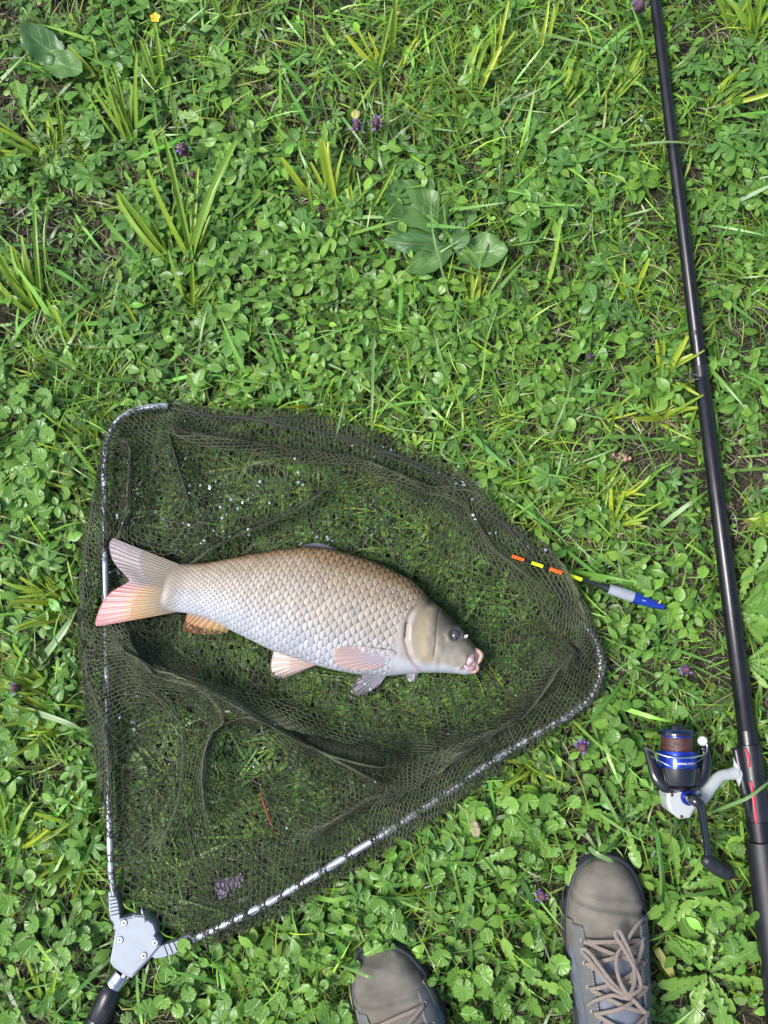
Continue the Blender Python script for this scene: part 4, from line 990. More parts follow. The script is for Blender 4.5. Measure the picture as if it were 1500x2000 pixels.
for k in (2, 1, 0, -1, -2, -3):                      # scales nearer the head lie on top
    ii = i0+k+0.0; odd = np.mod(ii, 2)*.5
    dxx = AL-ii-1.0                                  # centre of the disc ahead of its free edge
    for sh in (0,):
        jj = np.round(BE-odd)+odd; dyy = BE-jj
        rr = np.sqrt((np.minimum(dxx, 0)/1.45)**2+(dyy/.60)**2)
        cov = (rr < 1) & ~done & (dxx < 1.2)
        RR[cov] = rr[cov]; DX[cov] = -dxx[cov]/1.45; SID[cov] = (ii*37.7+jj*91.3)[cov]; done |= cov
scale_h = np.where(done, .30+.70*np.clip(DX, 0, 1)-.9*sstep(RR, .82, 1.0), 0)
xg = np.interp(PY, [1120, 1150, 1175, 1200, 1230, 1260, 1300, 1325], [818, 838, 818, 796, 781, 771, 767, 764])
smask = sstep(xg-PX, -6, 10)*(np.arange(NP)[None] < NU)*sstep(tt, .004, .03)[:, None]
smask = smask*(1-.75*sstep(Q, .90, .98))*(1-.5*sstep(Q*-1, -.03, 0))
rel = smask*scale_h*.0010*np.interp(tt, [0, .2, .5], [.75, .95, 1.1])[:, None]
# head relief
up = (np.arange(NP)[None] < NU)
xo = np.interp(PY, [1150, 1180, 1195, 1220, 1250, 1280, 1300, 1318], [845, 822, 807, 797, 795, 803, 816, 836])
xp_ = np.interp(PY, [1195, 1215, 1250, 1290, 1310], [857, 853, 851, 846, 838])
vmask = sstep(PY, 1172, 1192)*(1-sstep(PY, 1305, 1318))*up
do = PX-xo
rel = rel+vmask*(.0020*sstep(do, -2, 8)*np.exp(-np.maximum(do-10, 0)/34.) - .0022*np.exp(-((do+4)/4.5)**2))
dp = PX-xp_
pmask = 1-sstep(PY, 1272, 1294)
rel = rel+vmask*up*pmask*(-.0008*np.exp(-(dp/2.2)**2)+.0007*np.exp(-((dp+10)/9.)**2)+.0004*np.exp(-((dp-8)/6.)**2))
cx_, cy_ = 888.5, 1240
de = np.hypot(PX-cx_, PY-cy_); rel = rel+up*(.0016*np.exp(-((de-15)/5.)**2)-.0022*np.exp(-(de/8.5)**2))
hm = sstep(PX, 800, 850)
rel = rel+up*hm*.0005*VNoise(.006, 33)(Pv[..., 0], Pv[..., 1])
# jaw line and cheek fold at the mouth corner
dl = np.hypot((PX-908)/1.0, (PY-1300)/1.0); rel = rel+up*(-.0014*np.exp(-((PX-905-(1318-PY)*.32)/2.5)**2)*sstep(PY, 1272, 1284)*(1-sstep(PY, 1306, 1312)))
Pv = Pv+Nn*rel[..., None]
# pigment, with the shadow of overlapping scales mixed in
def mixc(a, b, t): return a*(1-t[..., None])+b*t[..., None]
C = lambda *v: np.array(v)*np.ones(Q.shape+(3,))
nz1 = VNoise(.03, 34)(Pv[..., 0], Pv[..., 1]); nz2 = VNoise(.008, 35)(Pv[..., 0], Pv[..., 1]); sc_rand = np.modf(np.abs(np.sin(SID)*4375.5))[0]
Qn = Q+.02*nz1+np.interp(tt, [0, .35, .5, .9], [.10, .05, 0, 0])[:, None]
light = mixc(C(.25, .155, .072), C(.31, .245, .165), sstep(Qn, .16, .26)); light = mixc(light, C(.37, .325, .27), sstep(Qn, .27, .46)); light = mixc(light, C(.37, .38, .405), sstep(Qn, .52, .80))
dark = mixc(C(.035, .028, .020), C(.13, .105, .08), sstep(Qn, .11, .24)); dark = mixc(dark, C(.125, .113, .103), sstep(Qn, .30, .55)); dark = mixc(dark, C(.185, .195, .225), sstep(Qn, .65, .85))
blot = sstep(nz1+.3*nz2, .15, .6)*sstep(Q, .2, .3)*(1-sstep(Q, .42, .52))*np.exp(-((tt-.62)/.16)**2)[:, None]
edge = np.maximum(sstep(RR, .80, .97), .9*(1-sstep(DX, .10, .45)))*smask  # dark scale rims, plus shadow of the overlapping scale painted at the base
col = mixc(light*(.84+.30*sc_rand[..., None]), dark, edge*.95); col = mixc(col, dark*.8, .45*blot*smask)
col = mixc(C(.028, .024, .019), col, sstep(Q+.012*nz2, .015, .105))
headc = mixc(C(.050, .045, .034), C(.20, .18, .14), sstep(Q+.05*nz1, .10, .42)); headc = mixc(headc, C(.27, .245, .195), sstep(Q, .42, .60)); headc = mixc(headc, C(.37, .385, .405), sstep(Q+.02*nz1, .70, .80))
headc = headc*(1+.18*nz2[..., None]*(1-sstep(Q, .7, .8))[..., None])
snout = sstep(PX, 895, 925)*(1-sstep(Q, .42, .6)); headc = mixc(headc, C(.095, .080, .055), snout*.8)
opc = np.exp(-((do-26)/20)**2)*vmask*(1-sstep(PY, 1285, 1305)); headc = mixc(headc, C(.40, .31, .18), .55*opc)
shoulder = sstep(PX, 760, 800)*(1-sstep(do, -10, 0))*sstep(Q, .35, .5); col = mixc(col, C(.48, .42, .39), .6*shoulder)
hmask = sstep(PX-xg+5*nz2, -12, 26); col = mixc(col, headc, hmask*up); col = np.where(up[..., None], col, C(.6, .6, .62))
band = np.exp(-((do-1)/4.5)**2)*sstep(PY, 1182, 1200)*up; col = mixc(col, C(.37, .34, .35), .45*band)
band2 = np.exp(-((do+9)/6)**2)*sstep(PY, 1245, 1262)*up; col = mixc(col, C(.46, .30, .30), .35*band2)
slit = np.exp(-((do+4)/2.4)**4)*sstep(PY, 1210, 1218)*(1-sstep(PY, 1242, 1252))*up; col = mixc(col, C(.05, .012, .014), slit)
col = mixc(col, C(.10, .075, .05), .6*np.exp(-(dp/1.8)**2)*vmask*sstep(PY, 1200, 1212)*(1-sstep(PY, 1275, 1295)))
col = mixc(col, C(.10, .09, .085), .8*np.exp(-((de-11)/4.)**2)*up)
lipm = sstep(PX+(PY-1290)*.25, 921, 929)*sstep(PY, 1266, 1278)*up; col = mixc(col, C(.46, .27, .26), .9*lipm)
col = mixc(col, C(.25, .08, .08), (mouth[:, None]*.8))
tailc = (1-sstep(tt, .0, .085))[:, None]*up; col = mixc(col, C(.155, .135, .10), .95*tailc)
idx = np.arange(NX*NP).reshape(NX, NP); nxt = np.roll(idx, -1, 1)
FQ = np.stack([idx[:-1], idx[1:], nxt[1:], nxt[:-1]], -1).reshape(-1, 4)
V = Pv.reshape(-1, 3); Tq = tris(FQ)
c0 = len(V); V = np.vstack([V, Pv[0].mean(0), Pv[-1].mean(0)-e1*.010]); colr = np.vstack([np.clip(col, 0, .9).reshape(-1, 3), (.4, .35, .3), (.05, .01, .01)])
Tq = np.vstack([Tq, np.stack([np.full(NP, c0), idx[0], nxt[0]], 1), np.stack([np.full(NP, c0+1), nxt[-1], idx[-1]], 1)])
body = mesh_obj('body', np_mesh('body', V, Tq, M_FISH, colr, smooth=True), fish)
body['label'] = 'scaled body, gold-brown back and silver-white belly'
def fish_z(px, py):
    """height of the upper flank at a photo pixel"""
    d = np.hypot(PX[:, :NU]-px, PY[:, :NU]-py); k = np.unravel_index(d.argmin(), d.shape); return Pv[k][2]
# fins: a base curve and an outer curve joined by rays
def fin(name, base_px, out_px, zb, zo, rays, cols, parent=fish, n_u=70, n_v=26, amp=.0006, thick=.0011, droop=0.0, power=1.0, label=None, swell=0.0):
    """cols(u, v) -> colour; u across the rays, v from base to rim"""
    b = smooth_poly(base_px, n_u) if len(base_px) > 1 else np.repeat(np.array(base_px, float), n_u, 0)
    o_ = smooth_poly(out_px, n_u); v = np.linspace(0, 1, n_v)**power
    G = b[:, None, :]*(1-v)[None, :, None]+o_[:, None, :]*v[None, :, None]
    u = np.linspace(0, 1, n_u)[:, None]*np.ones((1, n_v)); vv = np.ones((n_u, 1))*v[None]
    zb_ = np.interp(np.linspace(0, 1, n_u), np.linspace(0, 1, len(np.atleast_1d(zb))), np.atleast_1d(zb)); zo_ = np.interp(np.linspace(0, 1, n_u), np.linspace(0, 1, len(np.atleast_1d(zo))), np.atleast_1d(zo))
    Z = zb_[:, None]*(1-vv)+zo_[:, None]*vv+droop*np.sin(vv*3.14)
    ray = np.cos(u*rays*2*math.pi)
    fork = np.cos(u*rays*4*math.pi)
    rl = amp*np.where(vv > .55, .6*ray+.4*fork, ray)*(1-.5*vv)+.0012*np.sin(u*9+vv*4)*vv
    W = at_many(G.reshape(-1, 2), Z.ravel()).reshape(n_u, n_v, 3); W[..., 2] += rl
    th = thick*(1-.75*vv)+swell*np.exp(-(vv/.32)**1.3)*np.clip(np.sin(u*math.pi), 0, 1)**.7
    Tp = W.copy(); Tp[..., 2] += th; Bt = W.copy(); Bt[..., 2] -= th
    cc = np.clip(cols(u, vv)*(1+.16*ray[..., None]*(1-.3*vv[..., None])), 0, .9)
    ix = np.arange(n_u*n_v).reshape(n_u, n_v); N_ = n_u*n_v
    q = np.stack([ix[:-1, :-1], ix[1:, :-1], ix[1:, 1:], ix[:-1, 1:]], -1).reshape(-1, 4)
    rim = np.concatenate([ix[0, :], ix[1:, -1], ix[-1, -2::-1], ix[-2:0:-1, 0]]); r2 = np.roll(rim, -1)
    q = np.vstack([q, q[:, ::-1]+N_, np.stack([rim, r2, r2+N_, rim+N_], 1)])
    Vv = np.vstack([Tp.reshape(-1, 3), Bt.reshape(-1, 3)])
    o = mesh_obj(name, np_mesh(name, Vv, tris(q), M_FIN, np.tile(cc.reshape(-1, 3), (2, 1)), smooth=True), parent)
    if label: o['label'] = label
    return o
def ramp(t, stops):
    xs_ = [s_[0] for s_ in stops]; return np.stack([np.interp(t, xs_, [s_[1][k] for s_ in stops]) for k in range(3)], -1)
def tail_col(u, v):
    upr = ramp(v, [(0, (.16, .14, .105)), (.12, (.17, .145, .11)), (.35, (.17, .14, .105)), (.7, (.15, .125, .13)), (1, (.23, .18, .19))])
    lwr = ramp(v, [(0, (.16, .14, .105)), (.12, (.19, .16, .11)), (.3, (.27, .20, .11)), (.45, (.36, .22, .10)), (.62, (.38, .22, .12)), (.70, (.40, .20, .19)), (1, (.36, .15, .15))])
    return mixc(upr, lwr, sstep(u, .47, .62))
fin('caudal_fin', [(352,1103),(342,1125),(338,1150),(338,1172),(348,1195)], [(219,1050),(214,1056),(213,1070),(219,1092),(231,1109),(244,1122),(252,1134),(240,1143),(217,1156),(199,1178),(188,1205),(187,1222),(206,1221)],
    [ZC]*5, [.030, .032, .036, .037, .036], 24, tail_col, n_u=200, n_v=40, amp=.0005, thick=.0018, swell=.0040, label='forked tail fin, brown upper lobe and pinkish orange lower lobe')
fin('anal_fin', [(367,1196),(405,1205),(447,1228)], [(361,1218),(357,1229),(372,1236),(410,1240),(446,1236)], [.036, .034, .032], [.020, .018, .02], 9,
    lambda u, v: mixc(ramp(v, [(0, (.40, .30, .25)), (.4, (.44, .25, .12)), (1, (.42, .15, .07))]), np.array([.43, .30, .14])*np.ones(u.shape+(3,)), sstep(u, .45, .9)), n_u=60, label='orange anal fin')
fin('pelvic_fin', [(605,1286),(612,1291),(618,1299)], [(546,1256),(536,1268),(530,1290),(529,1310),(533,1322),(550,1326),(578,1318),(612,1302)], [.042, .040, .036], [.030, .024, .022], 11,
    lambda u, v: ramp(v, [(0, (.44, .29, .24)), (.3, (.40, .29, .25)), (.7, (.36, .285, .25)), (1, (.31, .25, .23))]), n_u=80, power=.8, label='pale pinkish pelvic fin')
fin('pectoral_fin', [(768,1269),(774,1276),(764,1288)], [(744,1267),(706,1262),(672,1262),(655,1270),(651,1282),(660,1298),(682,1307),(715,1309),(745,1303)], [.073, .072, .068], [.078, .072, .068], 13,
    lambda u, v: mixc(ramp(v, [(0, (.42, .40, .40)), (.3, (.36, .33, .37)), (.65, (.37, .27, .27)), (1, (.40, .28, .24))]), np.array([.34, .26, .17])*np.ones(u.shape+(3,)), (1-sstep(u, .02, .09))*(1-sstep(v, .8, 1))), n_u=100, n_v=34, label='pinkish pectoral fin folded along the flank')
fin('far_pectoral_fin', [(757,1316),(745,1312),(728,1312)], [(738,1342),(715,1355),(697,1358),(684,1351),(690,1334),(704,1319)], [.022, .022, .022], [.020, .018, .018], 8,
    lambda u, v: ramp(v, [(0, (.25, .25, .30)), (.5, (.16, .15, .18)), (1, (.08, .075, .085))]), n_u=50, label='grey fin of the far side under the belly')
fin('dorsal_fin', [(585,1072),(625,1073),(668,1084)], [(592,1064),(620,1061),(648,1068),(672,1084)], [.044, .044, .044], [.040, .038, .042], 12,
    lambda u, v: ramp(v, [(0, (.045, .042, .050)), (.6, (.10, .095, .12)), (1, (.16, .15, .19))]), n_u=70, label='folded grey dorsal fin')
# eye
M_EYE = mat('fish_eye', (.055, .050, .060), .12, var=.4, scale=500, coat=1.0); M_PUP = mat('fish_pupil', (.004, .004, .005), .06, coat=1.0); M_IRIS = mat('iris_ring', (.50, .38, .18), .25, var=.2)
ez = fish_z(888, 1241); ec = np.array(at(888.5, 1241, ez+.0002))
def ball(name, c, r_, m, parent, sq=(1, 1, 1), rot=None, sub=3):
    bm = bmesh.new(); mt = Matrix.Translation(Vector(c))
    if rot is not None: mt = mt @ rot
    bmesh.ops.create_icosphere(bm, subdivisions=sub, radius=r_, matrix=mt @ Matrix.Diagonal((*sq, 1)))
    return bm_obj(name, bm, m, parent, smooth=True)
eye = ball('eye', ec-np.array([0, 0, .0024]), .0061, M_EYE, fish, (.92, 1.15, .9))
pd = np.array([.0004, -.0031, .0030]); 
pc_ = ec-np.array([0, 0, .0024])+pd
ball('iris_ring', pc_-pd*.12, .0030, M_IRIS, eye, (1, 1, .8)); ball('pupil', pc_+pd*.10, .0025, M_PUP, eye, (1, 1, .9))
# lips, nostril flap, barbels, gill skin
M_LIP = mat('fish_lip', (.38, .22, .17), .35, var=.2, scale=200, coat=.3); M_LIPP = mat('inner_lip', (.44, .28, .32), .3, var=.15, scale=200, coat=.4); M_PALE = mat('pale_skin', (.42, .42, .46), .3, var=.1, coat=.4)
tube_obj('lip', [at(926, 1266, .048), at(934, 1271, .052), at(940, 1279, .052), at(937, 1289, .052), at(932, 1298, .052)], np.array([.0012, .0024, .0034, .0030, .0014]), M_LIP, fish, 12, samples=28)
tube_obj('lip', [at(930, 1297, .054), at(933, 1304, .053), at(929, 1310, .050), at(921, 1312, .049), at(912, 1309, .049)], np.array([.0012, .0024, .0028, .0024, .0010]), M_LIP, fish, 12, samples=28)
tube_obj('inner_lip', [at(906, 1298, .058), at(912, 1304, .058), at(921, 1305, .057), at(929, 1302, .055)], np.array([.0010, .0026, .0030, .0014]), M_LIPP, fish, 12, samples=24)
tube_obj('inner_lip', [at(925, 1278, .058), at(920, 1288, .060), at(914, 1296, .060)], np.array([.0012, .0046, .0024]), M_LIPP, fish, 12, samples=20)
ball('mouth_skin', at(922, 1291, .046), .0084, mat('mouth_pink', (.40, .28, .29), .35, var=.2, scale=250, coat=.3), fish, (1.0, 1.25, .95))
tube_obj('barbel', [at(905, 1296, .059), at(900, 1303, .060), at(899, 1309, .057)], np.array([.0011, .0008, .0004]), M_LIP, fish, 8, samples=12)
nz_ = fish_z(908, 1243)
tube_obj('nostril_flap', [at(906, 1247, nz_), at(910, 1243, nz_+.003), at(914, 1240, nz_+.005)], np.array([.0014, .0024, .0008]), M_PALE, fish, 8, samples=10, flat=.7)
fin('far_gill_skin', [(796,1310),(806,1310),(816,1310)], [(793,1322),(800,1331),(809,1332),(816,1324)], [.020, .020, .020], [.014, .012, .014], 3, lambda u, v: ramp(v, [(0, (.30, .30, .32)), (1, (.46, .46, .48))]), n_u=30, n_v=12, amp=.0003, label='white gill skin of the far side below the throat')

# ------------------------------------------------------------------ fishing rod
M_ROD = mat('black_gloss_blank', (.007, .007, .010), .27, var=.3, scale=60, coat=.0, bump=.04)
M_RED2 = mat('red_plastic', (.55, .035, .055), .35, var=.1); M_FOAM = mat('matt_black_grip', (.008, .009, .013), .42, var=.3, scale=100, bump=.25, bscale=1400)
rb = at(1459, 1430, 0)
rod = empty('fishing_rod', (rb[0], rb[1], 0), 'long black telescopic fishing rod lying on the grass beside the net', 'fishing rod')
def rp(px, py): return at(px, py, ROD_Z)
def rx(py): return float(np.interp(py, [-300, 0, 500, 1000, 1430, 1660, 2200], [1240, 1277, 1339, 1404, 1459, 1489, 1560]))
def seg(name, y0, y1, w0, w1, m, extra=None, parent=rod, n=1):
    r0, r1 = w0*PXM*.5, w1*PXM*.5
    pr = extra or [(0, r0*.9), (.004, r0), (.996, r1), (1, r1*.92), (1, 0)]
    if extra is None: pr = [(0, 0)]+pr
    return lathe_obj(name, rp(rx(y0), y0), rp(rx(y1), y1), pr, m, parent, 30)
seg('rod_section', -320, 735, 18, 27.0, M_ROD)
seg('rod_section', 722, 1432, 27.5, 34, M_ROD)
seg('joint_ring', 716, 738, 28.5, 28.5, M_BLACK); seg('joint_ring', 648, 657, 26.8, 26.8, M_ROD)
seg('rod_section', 1425, 1462, 36, 38, M_ROD)
seat = seg('reel_seat', 1452, 1642, 45, 44, M_BLACK)
seg('seat_hood', 1520, 1532, 48, 48, M_BLACK); seg('seat_hood', 1602, 1640, 49, 46, M_ROD)
seg('handle_grip', 1640, 2260, 54, 60, M_FOAM)
tube_obj('seat_bar', [at(1437, 1460, .032), at(1445, 1500, .034), at(1459, 1560, .034), at(1468, 1600, .030)], [.005, .006, .006, .004], M_BLACK, rod, 12, samples=20)
for pts in ([(1456,1463),(1462,1480),(1463,1498)], [(1467,1526),(1472,1560),(1478,1608)]):
    tube_obj('red_stripe', [at(x, y, ROD_Z+.0143) for x, y in pts], [.0015, .0018, .0018], M_RED2, seat, 10, flat=.35, samples=16)
# line guide folded against the blank
gd = tube_obj('line_guide', [at(1366, 734, .034), at(1352, 731, .030), at(1338, 732, .024), at(1326, 737, .020), at(1320, 740, .020), at(1327, 743, .022), at(1342, 743, .028), at(1358, 741, .033), at(1368, 740, .036)], [.0011]*3, M_BLACK, rod, 8, samples=50)
tube_obj('guide_ring', [at(1326+9*math.cos(a), 739.5+4.2*math.sin(a), .0215+.002*math.cos(a)) for a in np.linspace(0, 6.28, 25)], .0016, M_BLACK, gd, 8)

# ------------------------------------------------------------------ spinning reel
M_BLUE = mat('blue_metallic', (.006, .036, .38), .25, metal=.6, var=.12, scale=60, coat=.6); M_WHITE = mat('white_enamel', (.38, .40, .395), .3, var=.05, scale=50, coat=.3, bump=.04)
M_LINE = mat('brown_line', (.060, .022, .020), .3, var=.5, scale=700, stretch=(.05, 1, .05), bump=.5, bscale=2500); M_GLOSS = mat('black_gloss', (.008, .008, .011), .12, var=.3, scale=70, coat=.7)
M_TEXT = mat('white_print', (.8, .82, .85), .5, var=.05); M_HOLE = mat('dark_screw', (.10, .07, .05), .5, metal=.5)
rc = at(1330, 1530, 0); ZR = .040
reel = empty('fishing_reel', (rc[0], rc[1], 0), 'spinning reel with blue spool, black rotor and white body fixed to the rod', 'fishing reel')
S_ = PXM*(1-ZR/DIST)                        # metres per pixel at that height
def ax(y): return at(1321.4+(y-1415)*.036, y, ZR+(y-1415)*.00002)
def rl(name, y0, y1, prof, m, parent=reel, sides=40):
    return lathe_obj(name, ax(y0), ax(y1), [(t, r_*S_) for t, r_ in prof], m, parent, sides)
spool = rl('spool', 1500, 1424, [(0, 33), (0, 36.5), (.40, 36), (.46, 35), (.465, 30), (.84, 29), (.845, 33), (.88, 36), (.93, 36), (.97, 31), (1, 26), (1, 0)], M_BLUE)
rl('line', 1466.5, 1437.5, [(0, 28), (.03, 30.6), (.2, 31), (.5, 30.2), (.8, 29.9), (.97, 29.6), (1, 28)], M_LINE, spool)
rl('drag_knob', 1428, 1413, [(0, 17), (.35, 17), (.75, 14), (1, 8), (1, 0)], M_GLOSS, spool, 24)
rl('lip_ring', 1434, 1428, [(0, 33), (0, 36.6), (.5, 37.2), (1, 36), (1, 33)], M_GLOSS, spool)
rotor = rl('rotor', 1543, 1497, [(0, 0), (0, 26), (.10, 32), (.35, 37), (.8, 40), (1, 41), (1, 34)], M_GLOSS)
rl('rotor_rim', 1541, 1533, [(0, 26), (0, 29.5), (.5, 34.5), (1, 37.5), (1, 32)], M_GLOSS, rotor)
def pxz(L): return [at(x, y, z) for x, y, z in L]
tube_obj('rotor_arm', pxz([(1322,1540,.052),(1300,1536,.052),(1283,1518,.050),(1274,1492,.046),(1266,1470,.042),(1260,1456,.040)]), np.array([.006, .0075, .0075, .0065, .005, .0035]), M_GLOSS, reel, 14, flat=.7, samples=36)
tube_obj('rotor_arm', pxz([(1330,1540,.050),(1352,1536,.050),(1372,1518,.048),(1379,1492,.046),(1379,1472,.044),(1373,1458,.044)]), np.array([.006, .0075, .0075, .007, .006, .005]), M_GLOSS, reel, 14, flat=.7, samples=36)
bw = tube_obj('bail_wire', pxz([(1262,1459,.044),(1272,1466,.052),(1288,1473,.062),(1305,1478,.068),(1324,1480.5,.071),(1342,1480,.070),(1360,1478,.064),(1374,1474,.057),(1380,1467,.052),(1381,1456,.050),(1378,1449,.050)]), [.0010, .0012, .0010], M_CHROME, reel, 8, samples=60)
tube_obj('loose_line', pxz([(1270,1475,.050),(1288,1486,.060),(1308,1496,.066),(1327,1501,.067),(1346,1497,.065),(1362,1488,.060),(1376,1478,.054)]), [.0004], M_CHROME, reel, 5, samples=40)
c = at(1372, 1447, .050); tlt = np.array([-.25, .1, 1.]); tlt /= np.linalg.norm(tlt)
lathe_obj('line_roller', c-tlt*.003, c+tlt*.003, [(0, 0), (0, .0050), (.3, .0060), (.8, .0060), (1, .0050), (1, 0)], M_WHITE, reel, 24)
# body, stem and foot
BODY = [(1303,1541),(1302,1565),(1307,1585),(1328,1601),(1349,1598),(1358,1582),(1366,1570),(1374,1568),(1366,1541),(1335,1536)]
bd = prism_obj('body', BODY, .018, .052, M_WHITE, reel, .004, 3)
prism_obj('side_plate', [(1307,1546),(1306,1565),(1311,1583),(1329,1597),(1347,1594),(1356,1578),(1358,1552),(1340,1541)], .051, .0545, M_WHITE, bd, .001)
for sx, sy in [(1312.5,1552.5),(1331,1595)]:
    c = at(sx, sy, .0545); lathe_obj('body_screw', c-np.array([0, 0, .001]), c+np.array([0, .00001, .0006]), [(0, .0022), (.7, .0022), (1, .0016), (1, 0)], M_HOLE, bd, 12)
c = at(1367, 1554, .0525); lathe_obj('body_screw', c-np.array([0, 0, .001]), c+np.array([0, .00001, .0004]), [(0, .0022), (.7, .0022), (1, .0016), (1, 0)], M_HOLE, bd, 12)
tube_obj('stem', pxz([(1356,1566,.040),(1372,1554,.041),(1392,1530,.040),(1408,1516,.038),(1425,1512,.036),(1440,1509,.034)]), np.array([.0105, .0098, .0082, .0070, .0068, .0085]), M_WHITE, reel, 16, flat=.8, samples=40)
tube_obj('foot', pxz([(1437,1470,.032),(1440,1490,.034),(1444,1510,.035),(1449,1530,.034),(1456,1551,.031)]), np.array([.0034, .0048, .0068, .0050, .0034]), M_WHITE, reel, 14, flat=.8, samples=30)
c = at(1344, 1557, .054); d = np.array([.10, -.05, 1.]); d /= np.linalg.norm(d)
lathe_obj('drive_ring', c-d*.003, c+d*.005, [(0, .0095), (.8, .0095), (1, .0085), (1, .006)], M_BLUE, reel, 30)
lathe_obj('handle_shaft', c-d*.002, at(1352, 1561, .070), [(0, .0066), (.6, .0062), (1, .0055), (1, 0)], M_GLOSS, reel, 20)
crank = tube_obj('crank_arm', pxz([(1348,1560,.068),(1358,1564,.072),(1367,1571,.072),(1372,1590,.066),(1376,1620,.056),(1381,1650,.046),(1383,1672,.042)]), np.array([.0060, .0066, .0062, .0056, .0050, .0047, .0050]), M_GLOSS, reel, 8, flat=.7, samples=40)
kn = tube_obj('crank_knob', pxz([(1374,1672,.042),(1379,1678,.042),(1390,1687,.040),(1404,1697,.037),(1418,1704,.034),(1427,1709,.032)]), np.array([.0035, .0080, .0090, .0092, .0088, .0060]), M_RUB, crank, 18, samples=36)
c = at(1406, 1698, .0462); lathe_obj('knob_hole', c-np.array([.0003, 0, .002]), c+np.array([0, .0003, .0006]), [(0, .0030), (.8, .0030), (1, .0024), (.6, .0)], M_HOLE, kn, 16)
# print on the spool skirt, wrapped round it
def wrap_text(body_txt, y, size_px, x_off):
    cu = bpy.data.curves.new('print', 'FONT'); cu.body = body_txt; cu.size = 1.0; cu.align_x = 'CENTER'
    ob = bpy.data.objects.new('print_tmp', cu); COL.objects.link(ob); bpy.context.view_layer.update()
    me = bpy.data.meshes.new_from_object(ob.evaluated_get(bpy.context.evaluated_depsgraph_get())); bpy.data.objects.remove(ob)
    a0 = ax(y); rad = 36.6*S_; sz = size_px*S_*1.35; dirv = (ax(1415)-ax(1500)); dirv /= np.linalg.norm(dirv); sx = np.cross(dirv, (0, 0, 1)); sx /= np.linalg.norm(sx); uz = np.cross(sx, dirv)
    for v in me.vertices:
        th = (v.co.x*sz+x_off*S_)/rad; p_ = a0+dirv*(v.co.y*sz)+sx*math.sin(th)*rad+uz*math.cos(th)*rad; v.co = p_
    me.materials.append(M_TEXT)
    mesh_obj('print', me, spool)
wrap_text('BEARINGS SYSTEM', 1489, 4.0, 4)
for k, (x0, w_) in enumerate([(-33, 17), (-12, 9), (2, 4), (7, 4), (12, 5), (19, 3), (23, 5), (29, 4)]):
    wrap_text('-', 1479.0, 11 if w_ > 6 else 7, x0+w_/2)

# ------------------------------------------------------------------ float
M_ORANGE = mat('fluorescent_orange', (.85, .12, .015), .4, var=.05); M_LIME = mat('fluorescent_yellow', (.62, .80, .02), .4, var=.05); M_SILV = mat('silver_paint', (.28, .30, .33), .3, var=.08, coat=.4); M_BLUEP = mat('blue_paint', (.006, .028, .26), .25, var=.1, coat=.6)
fl0 = at(1190, 1150, 0)
flt = empty('fishing_float', (fl0[0], fl0[1], 0), 'slim fishing float with orange and yellow tip bands and blue silver body', 'float')
FA, FB = at(1000, 1086, .036), at(1299, 1187, .026)
def fp(x):
    t = (x-1000)/299.; return FA+(FB-FA)*t
def fs(name, x0, x1, w0, w1, m, mids=None, sides=18):
    L = [(0, 0), (0, w0)]+(mids or [])+[(1, w1), (1, 0)]
    return lathe_obj(name, fp(x0), fp(x1), [(t, r_*PXM*.5) for t, r_ in L], m, flt, sides)
fs('antenna', 1002, 1180, 4.2, 6.5, M_BLACK)
fs('tip_band', 1000, 1023, 6.8, 7.0, M_ORANGE); fs('tip_band', 1038, 1060, 7, 7, M_LIME); fs('tip_band', 1073, 1097, 8, 8, M_ORANGE); fs('tip_band', 1110, 1136, 7.6, 7.6, M_LIME)
fs('neck', 1150, 1190, 6.5, 18, M_BLACK, [(.5, 10)])
fs('upper_body', 1188, 1236, 18.6, 22, M_SILV, [(.5, 21.5)]); fs('lower_body', 1236, 1296, 22, 11, M_BLUEP, [(.25, 21.5), (.7, 16)])
c = at(1287, 1178, .031); tube_obj('line_eye', [c, c+np.array([.001, .002, .003]), c+np.array([.002, .003, .001])], .0010, M_YEL, flt, 8, samples=10)
lathe_obj('base_tip', fp(1294), fp(1302), [(0, .0032), (.6, .0026), (1, .0012), (1, 0)], M_BLACK, flt, 14)
# float print: small white strokes on the blue
for x0, y0, l in [(1246, 1168.5, 3.5), (1255, 1172.0, 2.5), (1259, 1173.0, 2.0)]:
    tube_obj('print_stroke', [at(x0, y0, .0345), at(x0+l, y0+1.3, .0343)], .0004, M_TEXT, flt, 5)
c = at(1276, 1241, .020); fs_ = ball('float_stop', c, .0030, M_BLUEP, None, (.8, 1.3, .8)); tag(fs_, 'tiny dark blue float stop bead in the leaves below the float', 'bead')

# ------------------------------------------------------------------ shoes
M_SUEDE = mat('brown_grey_suede', (.142, .130, .108), .9, spec=.15, var=.45, scale=30, bump=.6, bscale=700)
M_LEATH = mat('grey_leather', (.125, .142, .180), .55, spec=.35, var=.12, scale=50, bump=.3, bscale=500)
M_LEATH2 = mat('grey_green_suede', (.115, .120, .122), .85, spec=.2, var=.15, scale=60, bump=.5, bscale=1000)
M_SOLE = mat('dark_rubber_sole', (.028, .031, .040), .55, var=.25, scale=60, bump=.15); M_LACE = mat('beige_lace', (.235, .195, .165), .85, spec=.15, var=.15, scale=300, bump=.8, bscale=1800); M_STITCH = mat('pale_stitching', (.36, .35, .33), .8); M_LIN = mat('black_lining', (.015, .015, .018), .9)
def shoe_h(t): return np.interp(t, [0, .006, .02, .045, .08, .11, .15, .19, .22, .25, .285, .296], [.018, .032, .044, .050, .058, .070, .088, .098, .102, .092, .086, .070])
